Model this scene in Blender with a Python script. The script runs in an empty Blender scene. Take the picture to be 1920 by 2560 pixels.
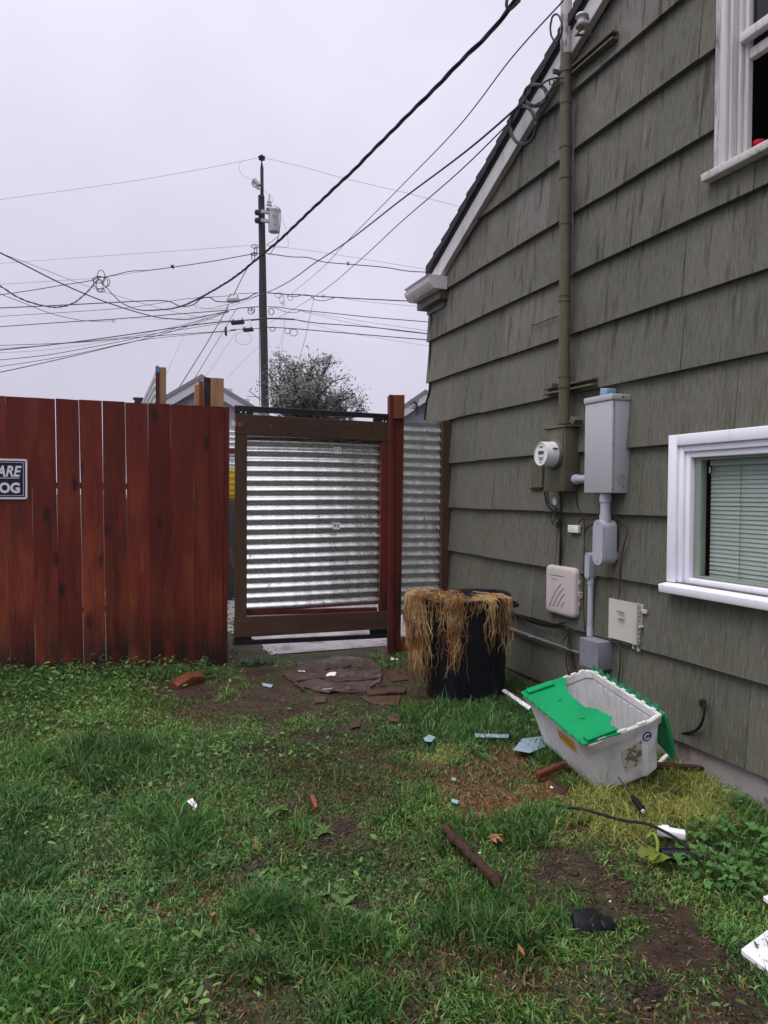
import bpy, bmesh, math, random
import numpy as np
from mathutils import Vector, Matrix, Quaternion
random.seed(7); rng = np.random.default_rng(7)
SC = bpy.context.scene; COL = SC.collection
# ------------------------------------------------------------------ camera, world, sun, exposure
F = 1800.0                                   # focal length in photo pixels (photo 1920 x 2560)
PSI = math.atan(709/1800); PIT = math.atan(42/1800); ROL = math.radians(.4)
EYE = Vector((0, 0, 1.25)); WX = 2.68; FY = 5.31      # eye; gable wall is the plane x=WX, fence the plane y=FY
fh = Vector((math.sin(PSI), math.cos(PSI), 0)); UP = Vector((0, 0, 1))
FW = fh*math.cos(PIT) - UP*math.sin(PIT); r0 = FW.cross(UP).normalized(); u0 = r0.cross(FW)
CR = r0*math.cos(ROL) + u0*math.sin(ROL); CU = -r0*math.sin(ROL) + u0*math.cos(ROL)
cam = bpy.data.cameras.new('camera'); co = bpy.data.objects.new('camera', cam); COL.objects.link(co)
cam.sensor_fit = 'VERTICAL'; cam.sensor_height = 36; cam.lens = F/2560*36; cam.clip_start = .05; cam.clip_end = 2000
co.matrix_world = Matrix(((CR.x, CU.x, -FW.x, EYE.x), (CR.y, CU.y, -FW.y, EYE.y), (CR.z, CU.z, -FW.z, EYE.z), (0, 0, 0, 1)))
SC.camera = co
W = bpy.data.worlds.new('World'); SC.world = W; W.use_nodes = True
nt = W.node_tree; nt.nodes.clear()
SUN_EL = math.radians(60); SUN_AZ = math.radians(262)      # azimuth clockwise from +Y
wo = nt.nodes.new('ShaderNodeOutputWorld'); bg = nt.nodes.new('ShaderNodeBackground'); nt.links.new(bg.outputs[0], wo.inputs[0])
sky = nt.nodes.new('ShaderNodeTexSky'); sky.sky_type = 'NISHITA'; sky.sun_disc = False; sky.sun_elevation = SUN_EL; sky.sun_rotation = SUN_AZ
sk = nt.nodes.new('ShaderNodeVectorMath'); sk.operation = 'SCALE'; sk.inputs['Scale'].default_value = .05; nt.links.new(sky.outputs[0], sk.inputs[0])
tc = nt.nodes.new('ShaderNodeTexCoord'); sep = nt.nodes.new('ShaderNodeSeparateXYZ'); nt.links.new(tc.outputs['Generated'], sep.inputs[0])
cr = nt.nodes.new('ShaderNodeValToRGB'); nt.links.new(sep.outputs['Z'], cr.inputs[0])      # overcast: brighter towards the zenith
e = cr.color_ramp.elements
e[0].position = 0; e[0].color = (.455, .436, .528, 1); e[1].position = 1; e[1].color = (2.0, 1.95, 2.1, 1)
for p_, c_ in ((.12, (.465, .446, .542, 1)), (.34, (.525, .508, .615, 1)), (.58, (.625, .61, .725, 1)), (.76, (1.0, .98, 1.1, 1))):
    q = e.new(p_); q.color = c_
nz = nt.nodes.new('ShaderNodeTexNoise'); nz.inputs['Scale'].default_value = 2.3; nz.inputs['Detail'].default_value = 4; nz.inputs['Roughness'].default_value = .45
nt.links.new(tc.outputs['Generated'], nz.inputs['Vector'])
mr = nt.nodes.new('ShaderNodeMapRange'); nt.links.new(nz.outputs[0], mr.inputs[0])
for i_, v_ in ((1, .3), (2, .7), (3, .91), (4, 1.19)): mr.inputs[i_].default_value = v_
mu = nt.nodes.new('ShaderNodeVectorMath'); mu.operation = 'SCALE'; nt.links.new(cr.outputs[0], mu.inputs[0]); nt.links.new(mr.outputs[0], mu.inputs['Scale'])
mx = nt.nodes.new('ShaderNodeMix'); mx.data_type = 'RGBA'; mx.inputs[0].default_value = .95
nt.links.new(sk.outputs[0], mx.inputs[6]); nt.links.new(mu.outputs[0], mx.inputs[7]); nt.links.new(mx.outputs[2], bg.inputs[0])
sl = bpy.data.lights.new('sun', 'SUN'); sl.energy = 1.25; sl.angle = math.radians(40); sl.color = (1, .97, .94)
so = bpy.data.objects.new('sun', sl); COL.objects.link(so)
sd = Vector((math.sin(SUN_AZ)*math.cos(SUN_EL), math.cos(SUN_AZ)*math.cos(SUN_EL), math.sin(SUN_EL)))
so.rotation_euler = sd.to_track_quat('Z', 'Y').to_euler(); so.location = sd*30
SC.view_settings.view_transform = 'Standard'; SC.view_settings.look = 'None'; SC.view_settings.gamma = 1
SC.view_settings.exposure = 0.48; SC.view_settings.use_curve_mapping = False

# ------------------------------------------------------------------ measuring helpers
def ray(x, y): return FW + CR*((x-960)/F) - CU*((y-1280)/F)
def onx(x, y, X): d = ray(x, y); return EYE + d*((X-EYE.x)/d.x)      # a photo point on the plane x=X
def ony(x, y, Y): d = ray(x, y); return EYE + d*((Y-EYE.y)/d.y)
def onz(x, y, Z): d = ray(x, y); return EYE + d*((Z-EYE.z)/d.z)
def at(x, y, D): return EYE + ray(x, y)*D                            # a photo point at depth D
def wal(x, y, o=0.): return onx(x, y, WX-o)
def fen(x, y, o=0.): return ony(x, y, FY-o)
def depth(p): return (Vector(p)-EYE).dot(FW)
_lat = rng.random((64, 64))
def vnoise(x, y):
    x = np.asarray(x, float); y = np.asarray(y, float)
    xi = np.floor(x).astype(int); yi = np.floor(y).astype(int); fx = x-xi; fy = y-yi
    fx = fx*fx*(3-2*fx); fy = fy*fy*(3-2*fy)
    a = _lat[xi % 64, yi % 64]; b = _lat[(xi+1) % 64, yi % 64]; c = _lat[xi % 64, (yi+1) % 64]; d = _lat[(xi+1) % 64, (yi+1) % 64]
    return (a*(1-fx)+b*fx)*(1-fy)+(c*(1-fx)+d*fx)*fy
def fbm(x, y, o=3):
    s = 0; a = .5; t = 0
    for k in range(o): s = s+a*vnoise(x*2**k+13*k, y*2**k+7*k); t += a; a *= .5
    return s/t
def gh(x, y):
    x = np.asarray(x, float); y = np.asarray(y, float)
    w = np.exp(-np.clip((WX-x)/.75, 0, 9)**2)
    hw = np.interp(y, [1.0, 2.25, 2.9, 3.6, 4.6, 5.3, 8], [-.17, -.12, -.06, .01, .05, -.02, -.03])
    hf = np.interp(x, [-3, -.6, .85, 1.5, 2.3, 4], [.06, .05, .0, -.03, -.035, -.03])*np.clip((y-3.2)/1.6, 0, 1)
    near = np.clip((9-np.hypot(x, y-3))/4, 0, 1)
    n = (fbm(x*1.3, y*1.3, 3)-.5)*.09+(fbm(x*6+5, y*6, 2)-.5)*.028
    n = n*near*np.clip(1-w*.6, 0, 1)*np.clip((5.6-y)/.5, .2, 1)
    return hf*(1-w)+hw*w+n
def G(x, y):
    p = onz(x, y, 0)
    for _ in range(8): p = onz(x, y, float(gh(p.x, p.y)))
    return p

# ------------------------------------------------------------------ materials
MATS = {}
def M(name, col, rough=.6, metal=0., layers=(), bump=None, rand=0., spec=.2, coat=0., trans=0., rvar=None, distort=None):
    """procedural material; layers = (colour, scale xyz, lo, hi, amount[, kind 'n'|'v'[, (z0, z1)]])"""
    m = bpy.data.materials.new(name); m.use_nodes = True; t = m.node_tree; N = t.nodes; L = t.links
    b = N['Principled BSDF']; b.inputs['Roughness'].default_value = rough; b.inputs['Metallic'].default_value = metal
    b.inputs['Specular IOR Level'].default_value = spec; b.inputs['Coat Weight'].default_value = coat; b.inputs['Coat Roughness'].default_value = .25
    tcn = N.new('ShaderNodeTexCoord'); oi = N.new('ShaderNodeObjectInfo')
    off = N.new('ShaderNodeVectorMath'); off.operation = 'MULTIPLY_ADD'
    cmb = N.new('ShaderNodeCombineXYZ'); L.new(oi.outputs['Random'], cmb.inputs[0]); L.new(oi.outputs['Random'], cmb.inputs[2])
    L.new(cmb.outputs[0], off.inputs[0]); off.inputs[1].default_value = (37, 0, 91); L.new(tcn.outputs['Object'], off.inputs[2])
    vec = off.outputs[0]
    if distort:
        dn = N.new('ShaderNodeTexNoise'); dn.inputs['Scale'].default_value = distort[0]; L.new(vec, dn.inputs['Vector'])
        dm = N.new('ShaderNodeVectorMath'); dm.operation = 'MULTIPLY_ADD'; L.new(dn.outputs['Color'], dm.inputs[0]); dm.inputs[1].default_value = (distort[1],)*3; L.new(vec, dm.inputs[2]); vec = dm.outputs[0]
    def tex(scale, kind='n', detail=4):
        mp = N.new('ShaderNodeMapping'); L.new(vec, mp.inputs[0]); mp.inputs['Scale'].default_value = scale if not isinstance(scale, (int, float)) else (scale,)*3
        if kind == 'v':
            x = N.new('ShaderNodeTexVoronoi'); x.inputs['Scale'].default_value = 1; L.new(mp.outputs[0], x.inputs[0]); return x.outputs['Distance']
        x = N.new('ShaderNodeTexNoise'); x.inputs['Scale'].default_value = 1; x.inputs['Detail'].default_value = detail; x.inputs['Roughness'].default_value = .6
        L.new(mp.outputs[0], x.inputs[0]); return x.outputs[0]
    rgb = N.new('ShaderNodeRGB'); rgb.outputs[0].default_value = (*col, 1); cur = rgb.outputs[0]
    for ly in layers:
        c, sc, lo, hi, am = ly[:5]; kind = ly[5] if len(ly) > 5 else 'n'
        r_ = N.new('ShaderNodeMapRange'); L.new(tex(sc, kind), r_.inputs[0]); r_.interpolation_type = 'SMOOTHSTEP' if lo < hi else 'LINEAR'
        r_.inputs[1].default_value = lo; r_.inputs[2].default_value = hi; r_.inputs[3].default_value = 0; r_.inputs[4].default_value = am; f = r_.outputs[0]
        if len(ly) > 6 and ly[6]:
            ge = N.new('ShaderNodeNewGeometry'); sz = N.new('ShaderNodeSeparateXYZ'); L.new(ge.outputs['Position'], sz.inputs[0])
            r2 = N.new('ShaderNodeMapRange'); L.new(sz.outputs['Z'], r2.inputs[0]); r2.inputs[1].default_value = ly[6][0]; r2.inputs[2].default_value = ly[6][1]
            mm = N.new('ShaderNodeMath'); mm.operation = 'MULTIPLY'; L.new(f, mm.inputs[0]); L.new(r2.outputs[0], mm.inputs[1]); f = mm.outputs[0]
        mi = N.new('ShaderNodeMix'); mi.data_type = 'RGBA'; L.new(f, mi.inputs[0]); L.new(cur, mi.inputs[6]); mi.inputs[7].default_value = (*c, 1); cur = mi.outputs[2]
    if rand:
        hs = N.new('ShaderNodeHueSaturation'); r3 = N.new('ShaderNodeMapRange'); L.new(oi.outputs['Random'], r3.inputs[0]); r3.inputs[3].default_value = 1-rand; r3.inputs[4].default_value = 1+rand
        L.new(r3.outputs[0], hs.inputs['Value']); L.new(cur, hs.inputs['Color']); cur = hs.outputs[0]
    L.new(cur, b.inputs['Base Color'])
    if rvar:
        r4 = N.new('ShaderNodeMapRange'); L.new(tex(rvar[0], rvar[3] if len(rvar) > 3 else 'n'), r4.inputs[0]); r4.inputs[1].default_value = .3; r4.inputs[2].default_value = .7; r4.inputs[3].default_value = rvar[1]; r4.inputs[4].default_value = rvar[2]; L.new(r4.outputs[0], b.inputs['Roughness'])
    if bump:
        bp = N.new('ShaderNodeBump'); bp.inputs['Strength'].default_value = bump[1]; bp.inputs['Distance'].default_value = bump[2]; L.new(tex(bump[0], bump[3] if len(bump) > 3 else 'n', 5), bp.inputs['Height']); L.new(bp.outputs[0], b.inputs['Normal'])
    if trans:
        tr = N.new('ShaderNodeBsdfTranslucent'); L.new(cur, tr.inputs[0]); ms = N.new('ShaderNodeMixShader'); ms.inputs[0].default_value = trans
        L.new(b.outputs[0], ms.inputs[1]); L.new(tr.outputs[0], ms.inputs[2]); L.new(ms.outputs[0], N['Material Output'].inputs[0])
    MATS[name] = m; return m
def M_attr(name, rough, trans):
    m = bpy.data.materials.new(name); m.use_nodes = True; N = m.node_tree.nodes; L = m.node_tree.links; b = N['Principled BSDF']
    a = N.new('ShaderNodeAttribute'); a.attribute_name = 'tint'; L.new(a.outputs['Color'], b.inputs['Base Color']); b.inputs['Roughness'].default_value = rough; b.inputs['Specular IOR Level'].default_value = .28
    tr = N.new('ShaderNodeBsdfTranslucent'); L.new(a.outputs['Color'], tr.inputs[0]); ms = N.new('ShaderNodeMixShader'); ms.inputs[0].default_value = trans
    L.new(b.outputs[0], ms.inputs[1]); L.new(tr.outputs[0], ms.inputs[2]); L.new(ms.outputs[0], N['Material Output'].inputs[0]); return m
def M_glass(name, tint=(.92, .95, .93), refl=1.):
    m = bpy.data.materials.new(name); m.use_nodes = True; N = m.node_tree.nodes; L = m.node_tree.links; N.remove(N['Principled BSDF'])
    t = N.new('ShaderNodeBsdfTransparent'); t.inputs[0].default_value = (*tint, 1); g = N.new('ShaderNodeBsdfGlossy'); g.inputs['Roughness'].default_value = .02
    f = N.new('ShaderNodeFresnel'); f.inputs[0].default_value = 1.5; x = N.new('ShaderNodeMixShader'); ge = N.new('ShaderNodeNewGeometry'); k = N.new('ShaderNodeMath'); k.operation = 'SUBTRACT'; k.inputs[0].default_value = 1; L.new(ge.outputs['Backfacing'], k.inputs[1]); kk = N.new('ShaderNodeMath'); kk.operation = 'MULTIPLY'; L.new(k.outputs[0], kk.inputs[0]); L.new(f.outputs[0], kk.inputs[1]); L.new(kk.outputs[0], x.inputs[0]); L.new(t.outputs[0], x.inputs[1]); L.new(g.outputs[0], x.inputs[2]); L.new(x.outputs[0], N['Material Output'].inputs[0]); return m

SIDE = M('shingle_paint', (.114, .112, .087), .62, layers=(
    ((.190, .185, .170), (1.4, 1.4, .8), .42, .7, .75, 'n', (1.5, 3.2)),
    ((.088, .088, .058), (3, 3, 1.6), .42, .72, .6, 'n', (2.2, .4)),
    ((.215, .21, .19), (180, 180, .5), .50, .70, .50), ((.055, .052, .043), (150, 150, .6), .50, .70, .62),
    ((.050, .047, .038), (60, 60, .5), .55, .70, .55), ((.036, .033, .029), (20, 20, 1.6), .54, .70, .80, 'n', (.8, 2.6)),
    ((.20, .19, .17), (9, 9, .9), .58, .8, .35), ((.050, .045, .040), (4, 4, 2.2), .54, .74, .55, 'n', (1.2, 3.4)),
    ((.36, .30, .19), (22, 22, 6), .725, .75, .85), ((.15, .105, .065), (6, 6, .9), .60, .78, .5)), bump=((140, 140, 1.2), .4, .004), rand=.08, spec=.12)
SHEATH = M('wall_sheathing', (.03, .024, .02), .9, layers=(((.06, .03, .02), (20, 20, 20), .4, .7, .6),))
FENCE = M('stained_cedar', (.108, .0150, .0095), .5, distort=(2.5, .06), layers=(
    ((.215, .050, .019), (3.4, 3.4, .9), .42, .66, .85, 'n', (1.75, .75)), ((.17, .030, .015), (11, 11, 1.2), .48, .68, .7),
    ((.030, .010, .009), (13, 13, 1.1), .52, .74, .55), ((.034, .010, .008), (95, 95, 1.4), .50, .72, .6),
    ((.28, .11, .05), (60, 60, 2.2), .58, .78, .5, 'n', (1.5, .5)),
    ((.022, .008, .007), (6.2, 6.2, 2.6), .20, .07, .95, 'v'), ((.016, .011, .009), (8, 8, 2.4), .34, .58, .95, 'n', (.48, .08))),
    bump=((75, 75, 2.2), .45, .004), rand=.22, spec=.18, rvar=((5, 5, 2), .32, .65))
ORANGE = M('orange_stained_wood', (.19, .058, .025), .55, distort=(2, .04), layers=(((.10, .028, .015), (9, 9, 1.3), .5, .72, .75), ((.34, .14, .07), (80, 80, 2), .55, .8, .4), ((.03, .012, .01), (20, 20, 3), .62, .75, .7)), bump=((110, 110, 3), .3, .003), rand=.12)
REDW = M('red_stained_wood', (.105, .020, .012), .5, distort=(2, .04), layers=(((.055, .016, .012), (8, 8, 1.1), .47, .7, .8), ((.17, .055, .028), (60, 60, 2), .56, .8, .5), ((.018, .012, .010), (5, 5, 1.2), .52, .68, .75), ((.012, .008, .008), (16, 16, 2), .62, .76, .8)), bump=((110, 110, 3), .3, .003), rand=.1)
GATEH = M('weathered_rail_wood', (.066, .034, .019), .6, distort=(2, .05), layers=(((.036, .021, .016), (1.3, 9, 9), .44, .68, .8), ((.15, .085, .05), (2.5, 90, 90), .55, .8, .4), ((.015, .010, .009), (6, 8, 8), .12, .04, .9, 'v'), ((.06, .065, .06), (3, 14, 14), .6, .75, .35)), bump=((3, 110, 110), .3, .003), rand=.08)
GATEV = M('weathered_stile_wood', (.066, .034, .019), .6, distort=(2, .05), layers=(((.036, .021, .017), (9, 9, 1.3), .44, .68, .8), ((.14, .08, .05), (90, 90, 2.5), .55, .8, .4), ((.015, .010, .009), (8, 8, 5), .12, .04, .9, 'v'), ((.09, .09, .085), (14, 14, 3), .6, .75, .4)), bump=((110, 110, 3), .3, .003), rand=.08)
TANW = M('raw_post_wood', (.33, .19, .10), .7, distort=(2, .04), layers=(((.17, .09, .05), (14, 14, 1.2), .48, .7, .7), ((.10, .05, .03), (100, 100, 3), .58, .78, .5), ((.06, .035, .03), (5, 5, 2), .62, .8, .6)), bump=((110, 110, 3), .3, .003), rand=.1)
BLKW = M('black_coated_post', (.014, .014, .018), .5, layers=(((.035, .03, .03), (20, 20, 4), .5, .7, .6),))
STEEL = M('black_steel', (.010, .011, .014), .38, layers=(((.03, .026, .024), (30, 30, 30), .55, .7, .5),), coat=.3)
GALV = M('galvanised_steel', (.74, .76, .77), .3, 1., layers=(((.62, .64, .65), (45, 45, 45), .35, .6, .3, 'v'), ((.55, .55, .53), (3, 3, 8), .55, .75, .4)), rvar=((45, 45, 45), .26, .36, 'v'))
GALVD = M('weathered_galvanised_steel', (.82, .84, .83), .36, 1., layers=(((.55, .57, .57), (50, 50, 50), .35, .6, .5, 'v'), ((.34, .33, .30), (26, 26, 26), .64, .74, .6), ((.5, .5, .47), (4, 4, 9), .5, .7, .5)), rvar=((60, 60, 60), .35, .6, 'v'))
SCREW = M('screw_metal', (.2, .2, .2), .4, .9, layers=(((.1, .06, .04), 200, .5, .7, .5),))
WHITE = M('fresh_white_trim', (.80, .79, .86), .45, layers=(((.62, .62, .72), (14, 14, 2.5), .5, .75, .5), ((.5, .49, .55), (50, 50, 4), .62, .8, .3), ((.22, .15, .12), (26, 26, 26), .735, .76, .8)), bump=((30, 30, 3), .2, .002))
OLDWHITE = M('weathered_white_trim', (.50, .48, .50), .65, layers=(((.26, .23, .24), (24, 24, 4), .42, .62, .85), ((.10, .08, .085), (70, 70, 9), .50, .66, .85), ((.62, .61, .66), (9, 9, 1), .55, .8, .5)), bump=((60, 60, 5), .5, .003))
CREAM = M('cream_sash_paint', (.60, .57, .58), .5, layers=(((.36, .33, .33), (40, 40, 2), .50, .72, .7), ((.10, .08, .06), (40, 40, 40), .72, .76, .8)))
SILLW = M('mildewed_sill', (.62, .60, .58), .6, layers=(((.38, .34, .22), (5, 26, 14), .45, .65, .8), ((.20, .17, .10), (9, 50, 20), .56, .72, .7)), bump=((40, 40, 40), .3, .002))
SAGE = M('sage_sash', (.21, .255, .205), .5, layers=(((.15, .18, .15), (40, 40, 4), .5, .7, .5),))
BLIND = M('blind_slat_vinyl', (.52, .565, .55), .45, layers=(((.42, .46, .45), (8, 8, 8), .5, .7, .5),), trans=.15)
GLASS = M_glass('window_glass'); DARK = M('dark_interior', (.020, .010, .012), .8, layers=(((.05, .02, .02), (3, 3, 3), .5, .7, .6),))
GUTTER = M('white_gutter', (.62, .60, .60), .4, layers=(((.24, .20, .16), (14, 14, 14), .56, .72, .7), ((.5, .47, .48), (3, 3, 3), .4, .7, .5)), trans=0)
BARGE = M('barge_board_paint', (.50, .49, .50), .55, layers=(((.33, .31, .31), (8, 8, 3), .5, .7, .6), ((.16, .15, .12), (30, 30, 30), .66, .74, .7)))
ROOF = M('roof_shingle', (.030, .028, .034), .8, layers=(((.06, .055, .055), (60, 60, 60), .5, .7, .6), ((.04, .06, .03), (7, 7, 7), .6, .75, .4)), bump=(80, .5, .004), rand=.1)
CONC = M('foundation_concrete', (.33, .29, .29), .85, layers=(((.10, .085, .075), (6, 6, 6), .45, .68, .7), ((.40, .38, .39), (16, 16, 16), .58, .72, .6), ((.05, .06, .035), (10, 10, 10), .6, .75, .7)), bump=(40, .7, .008))
OLIVE = M('olive_painted_steel', (.090, .085, .052), .42, layers=(((.15, .145, .115), (9, 9, 6), .5, .75, .55), ((.035, .03, .02), (14, 14, 3), .6, .76, .6), ((.20, .19, .16), (60, 60, 60), .68, .73, .5)), rvar=((12, 12, 6), .3, .55))
MASTT = M('bare_mast_paint', (.42, .40, .40), .5, layers=(((.12, .115, .09), (20, 20, 6), .52, .60, .9), ((.30, .28, .27), (8, 8, 8), .5, .7, .5)))
GREYB = M('grey_enclosure_paint', (.40, .395, .42), .38, layers=(((.41, .405, .44), (150, 150, 150), .66, .70, .6), ((.27, .265, .29), (2, 2, 4), .5, .75, .4)))
GREYP = M('grey_pvc', (.37, .38, .43), .4, layers=(((.28, .28, .32), (20, 20, 5), .5, .75, .5),))
GREYD = M('dark_grey_box_plastic', (.20, .205, .235), .45, layers=(((.15, .15, .17), (20, 20, 20), .5, .75, .5), ((.3, .3, .33), (120, 120, 120), .68, .72, .5)))
BEIGE = M('aged_beige_plastic', (.47, .42, .41), .45, layers=(((.34, .30, .29), (6, 6, 3), .48, .7, .6), ((.20, .17, .15), (30, 30, 4), .62, .76, .55)))
IVORY = M('ivory_plastic', (.50, .49, .44), .45, layers=(((.40, .38, .33), (7, 7, 3), .5, .72, .5), ((.24, .22, .18), (26, 26, 26), .66, .75, .5)))
METERP = M('meter_plastic', (.55, .57, .56), .22, coat=.4, layers=(((.44, .46, .45), (8, 8, 8), .5, .7, .5),))
LCD = M('lcd', (.06, .075, .06), .2, layers=(((.10, .12, .1), (90, 90, 90), .5, .7, .5),)); FACE = M('meter_face', (.72, .73, .72), .4, layers=(((.62, .63, .62), 60, .5, .7, .4),))
PRINT = M('dark_print', (.05, .055, .06), .5, layers=(((.08, .08, .09), 60, .5, .7, .5),)); BLACKC = M('black_cable', (.012, .012, .013), .45, layers=(((.03, .03, .03), 40, .5, .7, .5),))
WIRE = M('aerial_wire', (.022, .020, .028), .6, layers=(((.04, .038, .045), 20, .5, .7, .5),)); WIREF = M('thin_far_wire', (.16, .15, .18), .6, layers=(((.2, .2, .22), 20, .5, .7, .5),))
GREENW = M('green_wire', (.015, .13, .075), .4, layers=(((.02, .09, .05), 60, .5, .7, .5),)); BROWNV = M('dead_vine_stem', (.055, .032, .026), .8, layers=(((.10, .06, .045), 60, .5, .7, .6),))
EMT = M('emt_conduit', (.42, .44, .48), .3, .85, layers=(((.3, .31, .34), (40, 6, 40), .5, .7, .5),)); BLUE = M('pale_blue_tape', (.20, .33, .42), .5, layers=(((.18, .33, .42), 40, .5, .7, .5),))
PORC = M('porcelain', (.46, .44, .46), .25, layers=(((.3, .28, .28), 30, .5, .7, .5),)); POLE = M('utility_pole_wood', (.030, .021, .026), .8, layers=(((.05, .037, .042), (30, 30, 1), .45, .7, .7), ((.025, .02, .022), (20, 20, .5), .55, .7, .7)), bump=((30, 30, 1), .5, .02))
TRANSF = M('transformer_paint', (.42, .44, .46), .4, layers=(((.34, .35, .37), (3, 3, 1), .5, .7, .5), ((.2, .17, .15), (8, 8, 2), .66, .75, .5)))
BLKP = M('black_can_plastic', (.006, .0065, .010), .42, layers=(((.018, .017, .018), (8, 8, 2), .5, .75, .5), ((.05, .04, .03), (40, 40, 10), .68, .76, .4)), rvar=((9, 9, 3), .3, .6))
STRAW = M('dead_root_straw', (.30, .145, .055), .75, layers=(((.52, .37, .17), (9, 9, 9), .42, .58, .85), ((.10, .040, .018), (11, 11, 5), .46, .64, .85), ((.16, .2, .05), (3, 3, 3), .66, .8, .7)))
TOTE = M('translucent_tote_plastic', (.86, .85, .85), .38, layers=(((.42, .40, .41), (4, 4, 4), .48, .7, .6), ((.16, .10, .075), (18, 18, 9), .68, .78, .75), ((.30, .27, .25), (60, 60, 8), .58, .75, .35)), trans=.42)
GREENL = M('green_lid_plastic', (.004, .27, .092), .38, layers=(((.003, .18, .065), (6, 6, 6), .45, .7, .6), ((.08, .10, .06), (40, 40, 40), .70, .76, .7)), rvar=((20, 20, 20), .28, .5))
BARK = M('wet_bark', (.045, .022, .015), .7, layers=(((.10, .045, .028), (40, 9, 9), .5, .7, .7), ((.015, .009, .007), (20, 20, 20), .55, .7, .8)), bump=(50, 1., .01)); RUSTW = M('rusty_wood_block', (.12, .034, .015), .4, layers=(((.22, .085, .040), (60, 8, 8), .5, .75, .6), ((.05, .016, .010), (9, 9, 9), .52, .68, .8)), coat=.2)
FOAM = M('white_foam', (.80, .79, .82), .7, layers=(((.5, .47, .46), (30, 30, 30), .55, .72, .5),)); PBLUE = M('pale_blue_sheet', (.27, .37, .42), .2, layers=(((.12, .17, .15), (30, 30, 30), .5, .7, .6),))
CARD = M('wet_brown_card', (.080, .044, .034), .35, layers=(((.055, .030, .024), (9, 9, 9), .45, .7, .8), ((.18, .10, .075), (40, 40, 40), .6, .75, .5)), bump=(30, .6, .006)); LITTER = M('dry_leaf_litter', (.33, .16, .07), .7, layers=(((.18, .08, .04), 30, .5, .7, .6),), rand=.25)
MUDCARD = M('muddy_card', (.080, .054, .048), .3, layers=(((.055, .036, .031), (6, 6, 6), .42, .62, .85), ((.17, .14, .14), (14, 14, 14), .55, .72, .6), ((.04, .026, .022), (30, 30, 30), .55, .7, .7)), bump=(35, .7, .008), rvar=((7, 7, 7), .15, .6)); NAVY = M('sign_navy', (.012, .012, .035), .35, layers=(((.02, .02, .05), 20, .5, .7, .5),)); SIGNW = M('sign_white', (.70, .68, .72), .4, layers=(((.58, .56, .6), 20, .5, .7, .4),)); REDP = M('red_plastic', (.50, .015, .03), .35, layers=(((.4, .01, .02), 20, .5, .7, .4),))
JAR = M('jar_contents', (.42, .45, .22), .4, layers=(((.30, .55, .50), (30, 30, 12), .5, .6, .8),)); YEL = M('yellow_paint', (.62, .42, .03), .5, layers=(((.5, .33, .04), 6, .5, .7, .5),)); YELS = M('yellow_sticker', (.55, .33, .04), .5, layers=(((.36, .25, .12), 30, .5, .65, .7),))
FARW = M('far_house_siding', (.50, .49, .54), .7, layers=(((.42, .41, .46), (2, 2, 8), .5, .7, .5),)); FARB = M('far_bluegrey_siding', (.36, .39, .46), .7, layers=(((.32, .35, .42), (2, 2, 8), .5, .7, .5),)); FARR = M('far_roof', (.20, .19, .22), .8, layers=(((.16, .15, .17), 3, .5, .7, .5),))
DWALL = M('mossy_block', (.045, .045, .045), .9, layers=(((.05, .07, .03), 5, .5, .7, .7),)); LABELP = M('paper_label', (.55, .50, .40), .6, layers=(((.07, .07, .06), (26, 26, 26), .52, .58, .8),)); LOGO = M('blue_logo_print', (.05, .11, .30), .5, layers=(((.1, .16, .36), 50, .5, .7, .5),))
GRASSM = M_attr('grass_blade', .42, .30); LEAFM = M_attr('weed_leaf', .45, .25)

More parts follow.
